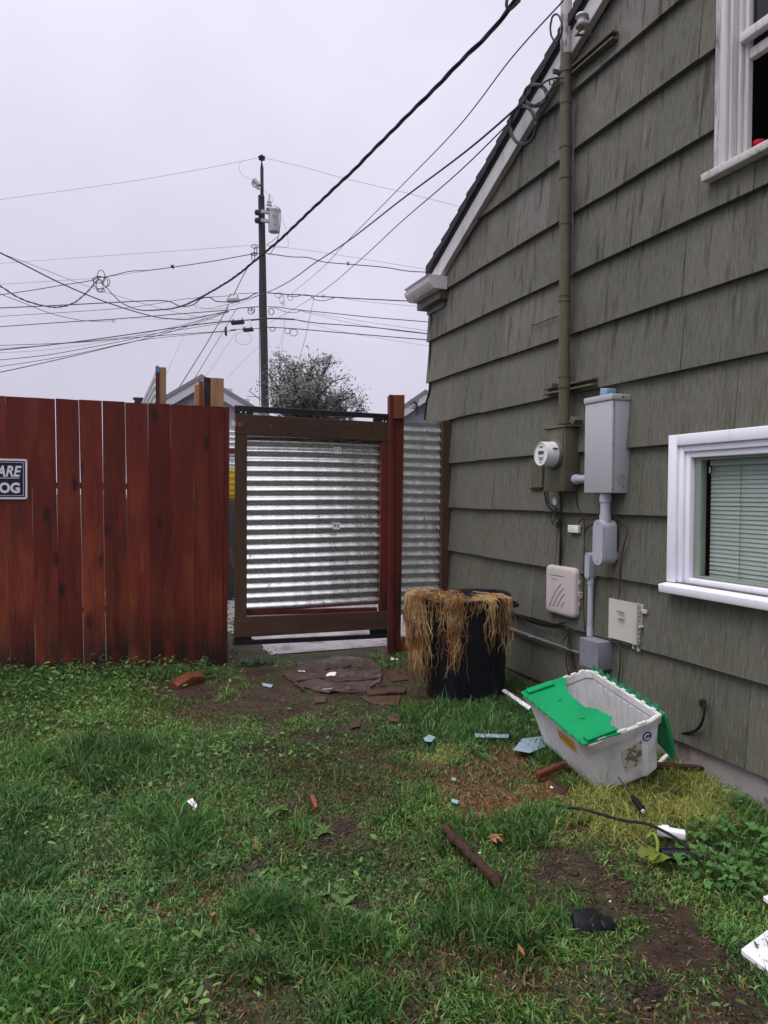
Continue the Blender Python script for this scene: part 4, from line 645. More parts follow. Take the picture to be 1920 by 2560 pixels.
# receding galvanised return panel behind the fence
def corr_x(mb, x0, x1, z0, z1, y_, per=.0725, amp=.009, ncol=12, seg=12, wob=.0015, phase=0.):
    n = int((z1-z0)/per*seg); vs = []; fs = []
    for i in range(n+1):
        z = z0+(z1-z0)*i/n
        for j in range(ncol+1):
            x = x0+(x1-x0)*j/ncol; vs.append((x, y_+amp*math.sin(2*math.pi*(z-z0)/per+phase)+wob*math.sin(j*1.7+z*3)+wob*math.sin(z*5+j*.6), z+.004*math.sin(x*3+z*2)))
    fs = [(i*(ncol+1)+j, i*(ncol+1)+j+1, (i+1)*(ncol+1)+j+1, (i+1)*(ncol+1)+j) for i in range(n) for j in range(ncol)]; return mb.add(vs, fs, True)
q0 = ony(pa(66), pyy(150), FY+1.45); xs_ = q0.x; m = MB(); vs = []; n = 260; nc = 10; zt_ = q0.z-.02
for i in range(n+1):
    z = .1+(zt_-.1)*i/n
    for j in range(nc+1): vs.append((xs_+.009*math.sin(2*math.pi*z/.0725), FY+1.48+2.6*j/nc, z))
m.add(vs, [(i*(nc+1)+j, i*(nc+1)+j+1, (i+1)*(nc+1)+j+1, (i+1)*(nc+1)+j) for i in range(n) for j in range(nc)], True)
single('metal_panel_fence', m, GALVD, 'corrugated panel running away behind the tall tan post', 'metal fence')
# seen through the narrow gap left of the gate: far panels, yellow container, block wall
yg_ = FY+3.2; a, b = ony(540, 1082, yg_), ony(640, 1172, yg_)
fg = thing('metal_panel_fence', 'far corrugated metal fence seen through the gap left of the gate', 'metal fence', (a.x, yg_, 0))
obj('panel', corr_x(MB(), a.x-.6, b.x+3.5, ony(570, 1130, yg_).z+.0, ony(570, 1066, yg_).z, yg_, per=.062, amp=.012, ncol=6), GALV, fg); obj('panel', corr_x(MB(), a.x-.6, b.x+3.5, ony(570, 1170, yg_).z, ony(570, 1134, yg_).z, yg_, per=.062, amp=.012, ncol=6), GALV, fg)
obj('rail', MB().box((a.x-.6, yg_-.03, ony(570, 1134, yg_).z), (b.x+3.5, yg_-.013, ony(570, 1123, yg_).z)), REDW, fg)
ty, by = ony(570, 1172, yg_).z-.004, ony(570, 1248, yg_).z
yc_ = thing('yellow_container', 'bright yellow container seen through the gap left of the gate', 'container', (a.x, yg_, by)); obj('panel', MB().box((a.x-.3, yg_+.0, by), (b.x+.05, yg_+.6, ty)), YEL, yc_, bevel=.01)
for k in range(5): obj('ridge', MB().box((a.x-.3, yg_-.012, by+.05+k*(ty-by)/5.2), (b.x+.05, yg_-.0005, by+.065+k*(ty-by)/5.2)), YEL, yc_)
single('block_wall', MB().box((a.x-1, yg_-.1, -.1), (b.x+4, yg_+.8, by-.004)), DWALL, 'dark mossy block wall below the yellow container', 'wall', bevel=.02)
single('leaning_branch', MB().tube([ony(574, 1370, FY+.9), ony(580, 1400, FY+.85), ony(590, 1430, FY+.8)], .02, 7), BARK, 'dark branch leaning behind the gap beside the gate', 'branch')

# ------------------------------------------------------------------ gate
gate = thing('yard_gate', 'wood framed gate filled with shiny corrugated galvanised sheet', 'gate', (fen(590, 1600).x, FY, .05))
def quadboard(name, pts, o, th, mat, parent, bevel=.003):
    P = [fen(*c6(*p), o) for p in pts]; return obj(name, MB().prism(P, (0, th, 0)), mat, parent, bevel=bevel, seg=1)
quadboard('rail', [(80, 150), (1155, 211), (1155, 342), (80, 290)], .045, .038, GATEH, gate); quadboard('rail', [(75, 1560), (1135, 1515), (1133, 1637), (70, 1700)], .045, .038, GATEH, gate)
quadboard('stile', [(80, 292), (160, 295), (158, 1556), (78, 1560)], .043, .036, GATEV, gate); quadboard('stile', [(1088, 343), (1152, 346), (1137, 1512), (1074, 1514)], .04, .034, REDW, gate)
quadboard('inner_rail', [(160, 1512), (1062, 1490), (1060, 1518), (160, 1547)], .0, .035, REDW, gate)
A = fen(*c6(158, 296), 0); B_ = fen(*c6(1090, 1500), 0)
obj('metal_sheet', corr_x(MB(), A.x-.02, B_.x+.03, fen(*c6(160, 1512)).z-.005, A.z+.02, FY+.0+.004, per=.0722, amp=.0100, ncol=40, seg=30, wob=.0007, phase=2.2), GALV, gate)
def fbar(name, pts, o, th, mat=STEEL, par=gate): return quadboard(name, pts, o, th, mat, par, .002)
fbar('steel_bar', [(75, 90), (1153, 153), (1153, 184), (75, 133)], .035, .03); fbar('steel_tab', [(76, 134), (204, 134), (204, 156), (76, 149)], .03, .02); fbar('steel_tab', [(1034, 181), (1152, 186), (1152, 212), (1034, 206)], .03, .02)
fbar('steel_bar', [(66, 1722), (1133, 1672), (1133, 1700), (66, 1755)], .035, .03); fbar('steel_tab', [(68, 1701), (192, 1695), (192, 1715), (68, 1721)], .03, .02); fbar('steel_tab', [(1010, 1646), (1133, 1639), (1133, 1671), (1010, 1678)], .03, .02)
for p in ((118, 140), (150, 141), (1098, 201), (1120, 203)): q = fen(*c6(*p), .0305); obj('bolt', MB().lathe(q, (0, -1, 0), [(.006, 0), (.006, .004), (.0005, .005)], 8), FACE, gate)
for p in [(668, 386), (660, 583), (653, 776), (655, 858), (655, 908), (645, 1101), (647, 1297), (642, 1424), (690, 1453), (180, 1135), (312, 1333)]:
    q = fen(*c6(*p), .006); obj('screw', MB().lathe(q, (0, -1, 0), [(.006, 0), (.006, .002), (.004, .004), (.0005, .005)], 10), SCREW, gate)
for p in ((128, 228), (108, 236), (120, 1545), (108, 1580), (325, 232), (650, 243)): q = fen(*c6(*p), .0455); obj('screw', MB().lathe(q, (0, -1, 0), [(.006, 0), (.006, .0015), (.0005, .002)], 8), SCREW, gate)
for (x_, y_) in ((785, 404), (777, 926)):
    P = [fen(*c6(x_+dx, y_+dy), .0105) for dx, dy in ((-24, -23), (24, -23), (24, 23), (-24, 23))]; s_ = obj('sticker', MB().prism(P, (0, .0004, 0)), FACE, gate)
    m = MB()
    for dx0, dx1, dy0, dy1 in ((-16, -10, -14, 2), (-8, -4, -14, 4), (8, 12, -14, 6), (14, 17, -12, 8)): m.prism([fen(*c6(x_+dx, y_+dy), .0112) for dx, dy in ((dx0, dy0), (dx1, dy0), (dx1, dy1), (dx0, dy1))], (0, .0004, 0))
    obj('print', m, PRINT, s_)
hp = fen(*c6(62, 222), .03); hg = MB().box((hp.x-.012, FY-.04, hp.z-.018), (hp.x+.028, FY-.02, hp.z+.018)).cyl(hp+Vector((-.004, 0, -.025)), hp+Vector((-.004, 0, .03)), .007, 10).cyl(hp+Vector((.014, 0, -.02)), hp+Vector((.014, 0, .02)), .006, 10); obj('hinge', hg, GALVD, gate)
quadboard('patch_block', [(96, 212), (132, 214), (132, 233), (96, 236)], .048, .003, ORANGE, gate, 0)
# gate post
gp_ = thing('gate_post', 'red stained square post right of the gate, standing taller than it', 'post', fen(*c6(1190, 1800)))
def qp(name, pts, o, th, mat, par): P = [fen(*c6(*p), o) for p in pts]; return obj(name, MB().prism(P, (0, th, 0)), mat, par, bevel=.004, seg=1)
qp('post', [(1158, 20), (1248, 20), (1222, 1760), (1160, 1830)], .055, .09, REDW, gp_)
qp('stop_board', [(1146, 17), (1172, 19), (1172, 1826), (1133, 1828)], .085, .028, REDW, gp_); qp('top_block', [(1173.5, 19), (1250, 19), (1248, 184), (1173.5, 184)], .085, .029, ORANGE, gp_)
# right hand panel
rp = thing('metal_panel_fence', 'narrow galvanised panel between gate post and house with a brown stud', 'metal fence', fen(*c6(1360, 1500)))
A = fen(*c6(1236, 190), 0); B_ = fen(*c6(1508, 1480), 0)
obj('metal_sheet', corr_x(MB(), fen(*c6(1215, 500)).x, B_.x+.01, .28, A.z-.01, FY+.012, per=.0722, amp=.0100, ncol=16, seg=26, phase=.6), GALVD, rp)
for k in range(19): obj('screw', MB().lathe((B_.x-.02-random.uniform(0, .03)-(.13 if k % 3 == 0 else 0), FY-.0, .35+k*.079), (0, -1, 0), [(.007, 0), (.007, .003), (.004, .005), (.0005, .006)], 8), SCREW, rp)
m = MB(); P = []
for i in range(60): z = .3+1.54*i/59; xx = fen(*c6(1503-(z-1.8)*-6, 190)).x+.012+.006*math.sin(z/.0722*2*math.pi); P.append((xx, FY-.018, z))
m.tube(P, .009, 6); obj('closure_strip', m, ORANGE, rp)
qp('stud', [(1513, 196), (1574, 198), (1558, 1480), (1498, 1480)], .03, .05, TANW if False else GATEV, rp)
qp('bottom_board', [(1183, 1690), (1500, 1700), (1500, 1815), (1180, 1806)], .02, .03, ORANGE, rp)

# ------------------------------------------------------------------ trash can with dead vines
cg = G(1163, 1728); cz0 = cg.z-.02; CB = Vector((cg.x, cg.y, cz0)); ctop = at(1151, 1487, 1); d_ = ray(1151, 1487); s_ = (CB.xy.length)/Vector((d_.x, d_.y)).length
CT = EYE+d_*((cg.xy-EYE.xy).length/Vector((d_.x, d_.y)).length); H = CT.z-cz0; AX = (CT-CB).normalized(); RT, RBm = .303, .238
can = thing('trash_can', 'tall black plastic trash can without lid, overflowing with dead vines', 'trash can', CB)
pr = [(.001, 0), (RBm, 0), (RBm+.004, .01)]+[(RBm+(RT-.012-RBm)*k/12+(.0035 if k % 3 == 0 else 0), H*(.02+.90*k/12)) for k in range(1, 13)]+[(RT-.006, H*.925), (RT-.004, H*.935), (RT+.012, H*.94), (RT+.014, H*.99), (RT+.008, H), (RT-.004, H), (RT-.010, H*.97), (RT-.022, H*.85), (RBm-.008, .02), (.001, .02)]
obj('body', MB().lathe(CB, AX, pr, 56), BLKP, can)
vw = (EYE-CB); vw.z = 0; vw.normalize(); sd_ = Vector((0, 0, 1)).cross(vw).normalized()    # sd_: image right seen from camera
if sd_.dot(CR) < 0: sd_ = -sd_
for s_ in (1, -1):
    c_ = CT+sd_*s_*(RT+.035)-AX*.05
    obj('handle', MB().tube([CT+sd_*s_*(RT+.005)-AX*.055-vw*.07, c_-vw*.05+sd_*s_*.012, c_+vw*.05+sd_*s_*.012, CT+sd_*s_*(RT+.005)-AX*.055+vw*.07], .012, 8), BLKP, can)
for k in range(8): a = 2*math.pi*k/8; dd = sd_*math.cos(a)+vw*math.sin(a); obj('rib', MB().tube([CB+AX*.05+dd*(RBm+.004), CB+AX*(H*.88)+dd*(RT-.010)], .006, 6), BLKP, can)
vm = MB()
def strand(th, L_, r0_=.0014, out=0.):
    r0_ = random.choice((.0009, .0012, .0014, .0018, .0026)); dd = vw*math.cos(th)+sd_*math.sin(th); tg = vw*(-math.sin(th))+sd_*math.cos(th); P = []
    st_ = random.uniform(.3, .85); P.append(CT+dd*RT*st_+tg*random.uniform(-.05, .05)+AX*random.uniform(-.03, .035))
    P.append(CT+dd*(RT*.95)+AX*random.uniform(.01, .035)+tg*random.uniform(-.02, .02)); p = CT+dd*(RT+.022+random.uniform(0, .03)+out)+AX*random.uniform(-.005, .02); P.append(p.copy())
    n = max(3, int(L_/.032)); sw_ = random.uniform(-.25, .25)
    for k in range(n): p = p+Vector((0, 0, -L_/n))+tg*(random.gauss(0, .0105)+sw_*.008)+dd*random.gauss(-.001, .007); P.append(p.copy())
    vm.tube(P, [r0_]*(len(P)-2)+[r0_*.7, r0_*.35], 3, cap=False)
    for k in range(3, len(P)-1):
        if random.random() < .8: q = P[k]+tg*random.gauss(0, .016)+Vector((0, 0, random.uniform(-.03, -.004)))+dd*random.gauss(.004, .006); vm.tube([P[k], (P[k]+q)/2+tg*random.gauss(0, .004), q], [r0_*.7, r0_*.6, r0_*.3], 3, cap=False)
for _ in range(68): t_ = random.triangular(-1.95, -.35, -1.0); strand(t_, random.uniform(.03, .34)*(1.2 if t_ > -1.1 else .95))
for _ in range(55): strand(random.gauss(-.86, .09), random.uniform(.25, .62), out=random.uniform(0, .03))
for _ in range(60): strand(random.gauss(-1.25, .12), random.uniform(.15, .46))
for _ in range(52): strand(random.gauss(-.08, .08), random.uniform(.18, .48))
for _ in range(40): strand(random.uniform(-.5, .05), random.uniform(.05, .24))
for _ in range(22): strand(random.gauss(.62, .07), random.uniform(.05, .34))
for _ in range(34): strand(random.gauss(1.0, .09), random.uniform(.08, .36))
for _ in range(20): strand(random.uniform(.1, .6), random.uniform(.02, .12))
for _ in range(70):
    a = random.uniform(-2.2, -.15); r_ = math.sqrt(random.random())*RT*.97; c_ = CT+(vw*math.cos(a)+sd_*math.sin(a))*r_; hgt = .015*max(0, 1-abs(a+1.2)/1.6); P = []; dr_ = Vector((random.gauss(0, 1), random.gauss(0, 1), 0)).normalized()
    for k in range(5): P.append(c_+dr_*(k-2)*random.uniform(.02, .045)+Vector((0, 0, .0+hgt*random.random()+.02*math.sin(k*.8)+random.gauss(0, .006))))
    vm.tube(P, .0016, 3, cap=False)
for _ in range(300):
    a = random.uniform(0, 6.28); r_ = math.sqrt(random.random())*RT*.9; c_ = CT+(vw*math.cos(a)+sd_*math.sin(a))*r_-AX*random.uniform(.06, .11); dr_ = Vector((random.gauss(0, 1), random.gauss(0, 1), random.gauss(0, .2))).normalized(); vm.tube([c_-dr_*.06, c_+Vector((0, 0, .015)), c_+dr_*.06], .0026, 3, cap=False)
single('dead_vine_pile', vm, STRAW, 'tangled golden brown dead vines spilling over the black can', 'dead plants')

# ------------------------------------------------------------------ storage tote
Ry_ = Matrix.Rotation(.112, 3, 'Y'); Rx_ = Matrix.Rotation(.275, 3, 'X'); RT3 = Matrix.Rotation(-1.671, 3, 'Z') @ Ry_ @ Rx_; TO = Vector((2.205, 2.792, .012)); TL, TW, TH, FL = .582, .372, .280, .038
def T3(x, y, z): return TO+RT3 @ Vector((x, y, z))
tote = thing('storage_tote', 'cloudy plastic storage tote with stickers, tilted in the grass', 'storage tote', T3(0, 0, 0))
def ring(z, off=0., rib=True):
    f_ = FL*(1-z/TH); hx, hy = TL/2-f_+off, TW/2-f_+off; out = []; c = .02
    def side(a, b, nrm, n):
        for k in range(n):
            for s2, d2 in ((.0, 0), (.14, 0), (.22, 1), (.78, 1), (.86, 0)):
                t_ = (k+s2)/n; u = a+(b-a)*t_; e_ = nrm*(d2*.0045 if rib else 0); out.append(u+e_)
    side(Vector((-hx+c, -hy, 0)), Vector((hx-c, -hy, 0)), Vector((0, 1, 0)), 10); side(Vector((hx, -hy+c, 0)), Vector((hx, hy-c, 0)), Vector((-1, 0, 0)), 1)
    side(Vector((hx-c, hy, 0)), Vector((-hx+c, hy, 0)), Vector((0, -1, 0)), 10); side(Vector((-hx, hy-c, 0)), Vector((-hx, -hy+c, 0)), Vector((1, 0, 0)), 4)
    return [(p.x, p.y, z) for p in out]
m = MB(); rings = [ring(0), ring(.01, .004), ring(.12), ring(.22), ring(TH-.045), ring(TH-.0445, .0, False), ring(TH-.042, .009, False), ring(TH-.004, .011, False), ring(TH, .007, False), ring(TH-.001, -.004, False), ring(TH-.03, -.005, False)]
n = len(rings[0]); m.add([T3(*p) for r_ in rings for p in r_], [(i*n+k, (i+1)*n+k, (i+1)*n+(k+1) % n, i*n+(k+1) % n) for i in range(len(rings)-1) for k in range(n)]); m.Fc.append(tuple(range(n))); m.S.append(False)
obj('container', m, TOTE, tote, sol=.003)
for k in range(7): obj('rim_lug', MB().rbox(T3(-TL/2+.06+k*.077, TW/2+.006, TH+.004), (.03, .016, .006), RT3), TOTE, tote, bevel=.003, seg=1)
for k in range(3): obj('rim_lug', MB().rbox(T3(TL/2+.004, -TW/2+.07+k*.10, TH+.005), (.014, .045, .008), RT3), TOTE, tote, bevel=.003, seg=1); obj('rim_lug', MB().rbox(T3(-TL/2-.004, -TW/2+.24+k*.045, TH+.005), (.014, .03, .008), RT3), TOTE, tote, bevel=.003, seg=1)
uv = lambda u, v, z=0: T3(-TL/2-.006+u*(TL+.012), -TW/2-.006+v*(TW+.012), TH+.005+z)
fl = [(0, -.03), (1.0, -.03), (1.02, .43), (.945, .45), (.93, .36), (.88, .42), (.80, .535), (.62, .50), (.55, .41), (.24, .44), (.17, .52), (.10, .50), (.03, .62), (-.02, .60)]
cen = (.5, .2); m = MB(); n = len(fl)
top = [uv(*p, .005-.012*max(0, (p[1]-.1))) for p in fl]; bot = [uv(*p, .0-.012*max(0, (p[1]-.1))) for p in fl]
m.add(top+bot+[uv(*cen, .003), uv(*cen, -.002)], [(i, (i+1) % n, 2*n) for i in range(n)]+[(n+(i+1) % n, n+i, 2*n+1) for i in range(n)]+[((i+1) % n, i, n+i, n+(i+1) % n) for i in range(n)])
flap = obj('lid_flap', m, GREENL, tote)
def ridge(pts, v, par): return obj('lid_ridge', MB().prism(pts, v), GREENL, par, bevel=.002, seg=1)
for u0_, u1_ in ((.02, .09), (.93, 1.0)): ridge([uv(u0_, .03, .006), uv(u1_, .03, .006), uv(u1_, .40, .004), uv(u0_, .42, .004)], RT3 @ Vector((0, 0, .012)), flap)
for k in range(9):
    q1, q2 = .05+k*.105+random.uniform(-.01, .01), .10+k*.105+random.uniform(-.01, .01); ridge([uv(q1, -.042, -.006), uv(q2, -.042, -.006), uv(q2, -.005, .004), uv(q1, -.005, .004)], RT3 @ Vector((0, 0, .006)), flap)
for u_, v_ in ((.33, .26), (.68, .26)): obj('lid_stud', MB().lathe(uv(u_, v_, .0035), RT3 @ Vector((0, 0, 1)), [(.010, 0), (.010, .003), (.0005, .0035)], 12), GREENL, flap)
# second flap hinged on the wall side, swung open and hanging outside
hin = [(-.0, 0), (1.0, 0), (1.02, .13), (.96, .185), (.90, .165), (.78, .12), (.55, .17), (.42, .165), (.25, .13), (.08, .18), (-.02, .17)]
def hv(u, d): return T3(-TL/2-.006+u*(TL+.012), TW/2+.012+d*.10, TH+.006-d*1.35)
m = MB(); n = len(hin); a_ = [hv(*p) for p in hin]; off_ = RT3 @ Vector((0, .005, .003)); b_ = [p+off_ for p in a_]; m.add(a_+b_+[hv(.5, .07), hv(.5, .07)+off_], [(i, (i+1) % n, 2*n) for i in range(n)]+[(n+(i+1) % n, n+i, 2*n+1) for i in range(n)]+[((i+1) % n, i, n+i, n+(i+1) % n) for i in range(n)])
fl2 = obj('lid_flap', m, GREENL, tote); fl2['label'] = 'open green lid half hanging on the wall side'
for k in range(9): ridge([hv(.04+k*.105, -.012), hv(.10+k*.105, -.012), hv(.10+k*.105, .02), hv(.04+k*.105, .02)], RT3 @ Vector((0, .004, .010)), fl2)
ridge([hv(.93, .02), hv(1.0, .02), hv(1.0, .125), hv(.93, .15)], RT3 @ Vector((0, .014, .008)), fl2)
def onlong(u, h):  # outer face on the camera-left long side (y=-)
    return T3(-TL/2+FL+u*(TL-2*FL), -TW/2+FL*(1-h)-.0035, TH*h)
def onshort(v, h): f_ = FL*(1-h); return T3(TL/2-f_+.0035, -TW/2+f_+v*(TW-2*f_), TH*h)
obj('sticker', MB().prism([onlong(.50, .80), onlong(.80, .80), onlong(.80, .58), onlong(.50, .58)], RT3 @ Vector((0, -.0008, 0))), YELS, tote)
text('CAUTION', .028, M('red_print', (.28, .08, .02), .5, layers=(((.2, .1, .03), 30, .5, .7, .5),)), tote, onlong(.53, .66), RT3 @ Vector((1, 0, 0)), RT3 @ Vector((0, -.13, 1)), ext=.0012, bold=.0003)
obj('sticker', MB().prism([onshort(.42, .62), onshort(.72, .70), onshort(.72, .30), onshort(.45, .22)], RT3 @ Vector((.0008, 0, 0))), LABELP, tote)
m = MB(); c_ = onshort(.80, .73); ux, uz = RT3 @ Vector((0, 1, 0)), RT3 @ Vector((.13, 0, 1))
m.prism([c_+ux*.024*math.cos(a)+uz*.024*math.sin(a) for a in np.linspace(0, 2*math.pi, 21)[:-1]], RT3 @ Vector((.0008, 0, 0))); obj('sticker', m, LOGO, tote)
m = MB().tube([c_+RT3 @ Vector((.0015, 0, 0))+ux*.013*math.cos(a)+uz*.013*math.sin(a) for a in np.linspace(.7, 5.6, 14)], .0026, 6); obj('sticker_letter', m, FACE, tote)
obj('rust_stain', MB().prism([T3(-TL/2+.012, -.01+dy, TH*h_) for dy, h_ in ((0, .72), (.02, .68), (.015, .5), (.022, .42), (.008, .38), (-.004, .5))], RT3 @ Vector((.0008, 0, 0))), CARD, tote)

# ------------------------------------------------------------------ utility pole, wires, far things
PD = 25.0
pl = thing('utility_pole', 'dark wooden utility pole with a grey transformer', 'utility pole', at(*c2(426, 2000), PD))
pb = at(*c2(428, 2080), PD); pt_ = at(*c2(397, 362), PD); sc_ = PD/1800/2.592
obj('pole', MB().tube([pb, (pb+pt_)/2, pt_], [26*sc_, 24*sc_, 20.5*sc_], 20), POLE, pl)
obj('pole_top_extension', MB().tube([at(*c2(402, 372), PD-.2), at(*c2(401, 180), PD-.2), at(*c2(400, 150), PD-.2), at(*c2(400, 128), PD-.2)], [11*sc_, 10.5*sc_, 5*sc_, 3*sc_], 12), POLE, pl)
obj('insulator', MB().lathe(at(*c2(400, 132), PD-.2), UP, [(.03, 0), (.12, .03), (.06, .07), (.13, .11), (.06, .16), (.02, .2)], 14), POLE, pl)
tf = at(*c2(480, 525), PD-.1); tr_ = 38*sc_; zt_ = at(*c2(480, 455), PD-.1).z; zb_ = at(*c2(480, 596), PD-.1).z
tk = obj('transformer', MB().lathe((tf.x, tf.y, zb_), UP, [(.001, 0), (tr_*.9, 0), (tr_*.95, .05), (tr_*.97, (zt_-zb_)*.9), (tr_*1.06, (zt_-zb_)*.92), (tr_*1.06, (zt_-zb_)), (tr_*.8, (zt_-zb_)*1.06), (.001, (zt_-zb_)*1.08)], 28), TRANSF, pl)
obj('bushing', MB().lathe((tf.x-.17, tf.y, zt_), UP, [(.12, 0), (.08, .1), (.11, .14), (.06, .2), (.09, .24), (.03, .36), (.02, .5)], 12), TRANSF, tk)
for zz_ in (.85, .45): obj('bracket', MB().box((tf.x-tr_-.25, tf.y-.05, zb_+(zt_-zb_)*zz_-.05), (tf.x-tr_*.8, tf.y+.05, zb_+(zt_-zb_)*zz_+.05)), TRANSF, tk)
for yy in (470, 522): obj('pole_bolt', MB().lathe(at(*c2(371, yy), PD-.2), (1, 0, 0), [(.001, -.1), (.1, -.06), (.1, .06), (.04, .12)], 8), POLE, pl)
text('25', .13, PRINT, tk, Vector((tf.x, tf.y, 0))-Vector((FW.x, FW.y, 0))*(tr_+.01)+UP*(zb_+.42)-CR*.02, CR, UP); text('15', .08, PRINT, tk, Vector((tf.x, tf.y, 0))-Vector((FW.x, FW.y, 0))*(tr_+.01)+UP*(zb_+.15)+CR*.02, CR, UP)
co_ = MB(); P = [at(*c2(x, y), PD-.3) for x, y in ((350, 258), (385, 295))]; co_.cyl(P[0], P[1], .09, 10); co_.tube([at(*c2(x, y), PD-.3) for x, y in ((338, 270), (345, 295), (380, 318), (396, 312))], .035, 6).tube([at(*c2(x, y), PD-.3) for x, y in ((335, 285), (350, 258), (340, 265))], .03, 6); obj('fuse_cutout', co_, TRANSF, pl)
def wire(pts, d0, d1, r, label, mat=WIRE, twist=0, name='overhead_wire', n=5):
    xs = [p[0] for p in pts]; x0_, x1_ = xs[0], xs[-1]; r = r if twist == 3 else r*(.6 if mat is WIREF else .78)
    if abs(x1_-x0_) < 30: f_ = lambda p, i: d0+(d1-d0)*i/(len(pts)-1)
    else: f_ = lambda p, i: 1/(1/d0+(1/d1-1/d0)*(p[0]-x0_)/(x1_-x0_))
    P = smoothpts([at(*p, f_(p, i)) for i, p in enumerate(pts)], 8 if not twist else 10); m_ = MB()
    if not twist: m_.tube(P, r, n)
    else:
        L_ = 0; Q = [[], [], []]
        PP = [P[0]]
        for a, b in zip(P, P[1:]):
            k_ = max(1, int((b-a).length/.06))
            for q_ in range(1, k_+1): PP.append(a+(b-a)*q_/k_)
        for i, p in enumerate(PP):
            t_ = (PP[min(i+1, len(PP)-1)]-PP[max(0, i-1)]).normalized(); a = t_.cross(UP).normalized(); b = t_.cross(a)
            if i: L_ += (p-PP[i-1]).length
            for k_ in range(twist): an = L_/(.75 if twist == 3 else .6)*2*math.pi+k_*2*math.pi/twist; Q[k_].append(p+(a*math.cos(an)+b*math.sin(an))*r*(1.0))
        for k_ in range(twist): m_.tube(Q[k_], r*(.95 if k_ else .7), n)
    return single(name, m_, mat, label, 'wire')
C1 = lambda *P: [c1(*p) for p in P]; C2 = lambda *P: [c2(*p) for p in P]
wire([(1330, -50), (1290, 0)]+C2((1920, -100+900*0),)[:0]+[DD(1060, 68), DD(1000, 128), DD(930, 200)]+C2((1190, -4), (1000, 190), (830, 350), (650, 520), (530, 635), (370, 770), (200, 905), (0, 1022))+C1((1170, 1078), (1060, 1098), (900, 1100), (790, 1055), (735, 1005), (690, 955), (652, 925)), 4.6, 27, .0095, 'thick twisted service cable sweeping down from the mast to the lines', twist=3)
wire(C1((640, 900), (600, 945), (560, 990), (470, 1060), (340, 1083), (150, 1035), (0, 945), (-120, 870)), 27, 22, .022, 'twisted cable dipping from the line knot to the left edge', twist=2)
wire([(1408, 2), c3(500, 265), c3(260, 575), c3(0, 845)]+C2((950, 660), (770, 850), (590, 995)), 4.0, 24, .006, 'steepest thin cable from the mast down toward the pole')
wire([c3(565, 452), c3(300, 680), c3(0, 905)]+C2((980, 640), (770, 780), (440, 985), (100, 1085), (0, 1095)), 4.2, 30, .009, 'thick straight cable from the coils passing behind the pole')
wire([c3(505, 540), c3(260, 780), c3(0, 1005)]+C2((1000, 810), (740, 1015), (450, 1185)), 4.4, 24, .006, 'lowest of the three thin cables from the coils to the pole')
wire([c3(540, 0), c3(510, 30), c3(490, 42), c3(480, 20), c3(484, -10)], 4.6, 4.6, .014, 'dark cable hook beside the thick service cable at the top')
wire(C1((-30, 390), (800, 275), (1300, 190))+C2((200, 152), (392, 112)), 26, 24.8, .010, 'topmost thin line from the left edge to the pole tip', WIREF)
wire(C2((408, 115), (650, 170), (900, 240), (1300, 335), (1700, 435)), 24.8, 22, .010, 'topmost thin line running right from the pole tip', WIREF)
wire(C1((-30, 802), (800, 742))+C2((0, 708), (350, 680)), 27, 25, .010, 'second thin line left of the pole near the transformer foot', WIREF)
wire(C2((430, 680), (800, 730), (1200, 795), (1510, 845)), 25, 23, .010, 'second thin line right of the pole', WIREF)
wire(C1((-30, 938), (400, 910), (640, 893), (1000, 840), (1350, 792)), 28, 27, .012, 'thin line carrying the knot of looped wires', WIREF)
wire(C1((-30, 1008), (200, 975), (420, 938), (570, 915), (640, 893))+C1((720, 880), (850, 850), (990, 842), (1350, 790), (1620, 742))+C2((380, 735),), 28, 25, .020, 'bundled line through the wire knot to the pole')
wire(C2((430, 735), (520, 748), (600, 758), (700, 762), (800, 790), (1000, 808), (1200, 826), (1350, 850), (1500, 857)), 25, 23, .020, 'bundled wavy line right of the pole above the gutter')
wire(C1((-30, 715), (150, 805), (420, 940), (700, 1055), (980, 1140), (1130, 1160), (1250, 1158), (1480, 1108)), 16, 26, .020, 'dark line descending steeply from the left edge')
wire(C1((-30, 720), (250, 825), (590, 955), (1000, 1080), (1300, 1150), (1500, 1180)), 17, 26, .010, 'thin companion line descending from the left edge', WIREF)
wire(C1((-30, 985), (150, 1055), (350, 1130), (560, 1172), (740, 1172)), 20, 27, .012, 'short sagging line at the left under the twisted cable')
wire(C1((-30, 1090), (300, 1075), (700, 1055), (960, 1042), (1090, 1045), (1170, 1078), (1250, 1068), (1300, 1030), (1360, 1020), (1400, 1045), (1480, 1050)), 27, 25, .024, 'heavy line kinking up into the pale splice box')
wire(C1((-30, 1145), (600, 1105), (900, 1078), (1200, 1030), (1480, 1010))+C2((200, 1000), (375, 990)), 27, 25, .012, 'thin line just above the pale splice box')
wire(C2((250, 1040), (310, 1022), (345, 1000), (378, 990)), 25, 25, .022, 'short heavy line between splice box and pole')
wire(C1((-30, 1212), (400, 1182), (720, 1162), (1100, 1132), (1500, 1100))+C2((250, 1090), (380, 1080)), 27, 25, .020, 'middle dark line meeting the pole from the left')
wire(C1((-30, 1365), (350, 1325), (700, 1280), (1250, 1200), (1500, 1172))+C2((200, 1175), (385, 1160)), 27, 25, .024, 'heavy lower line with the black splice case')
wire(C1((-30, 1332), (500, 1312), (1000, 1270), (1500, 1236))+C2((200, 1230), (390, 1220)), 28, 25, .016, 'lowest line reaching the pole from the left')
wire(C1((-30, 1355), (300, 1330), (700, 1290), (1000, 1255), (1480, 1180)), 29, 26, .012, 'thin line close above the lowest ones at left')
wire(C1((-30, 1428), (250, 1400), (500, 1360), (950, 1270), (1200, 1200), (1480, 1108)), 19, 26, .012, 'thin line rising from the left edge to the pale splice box')
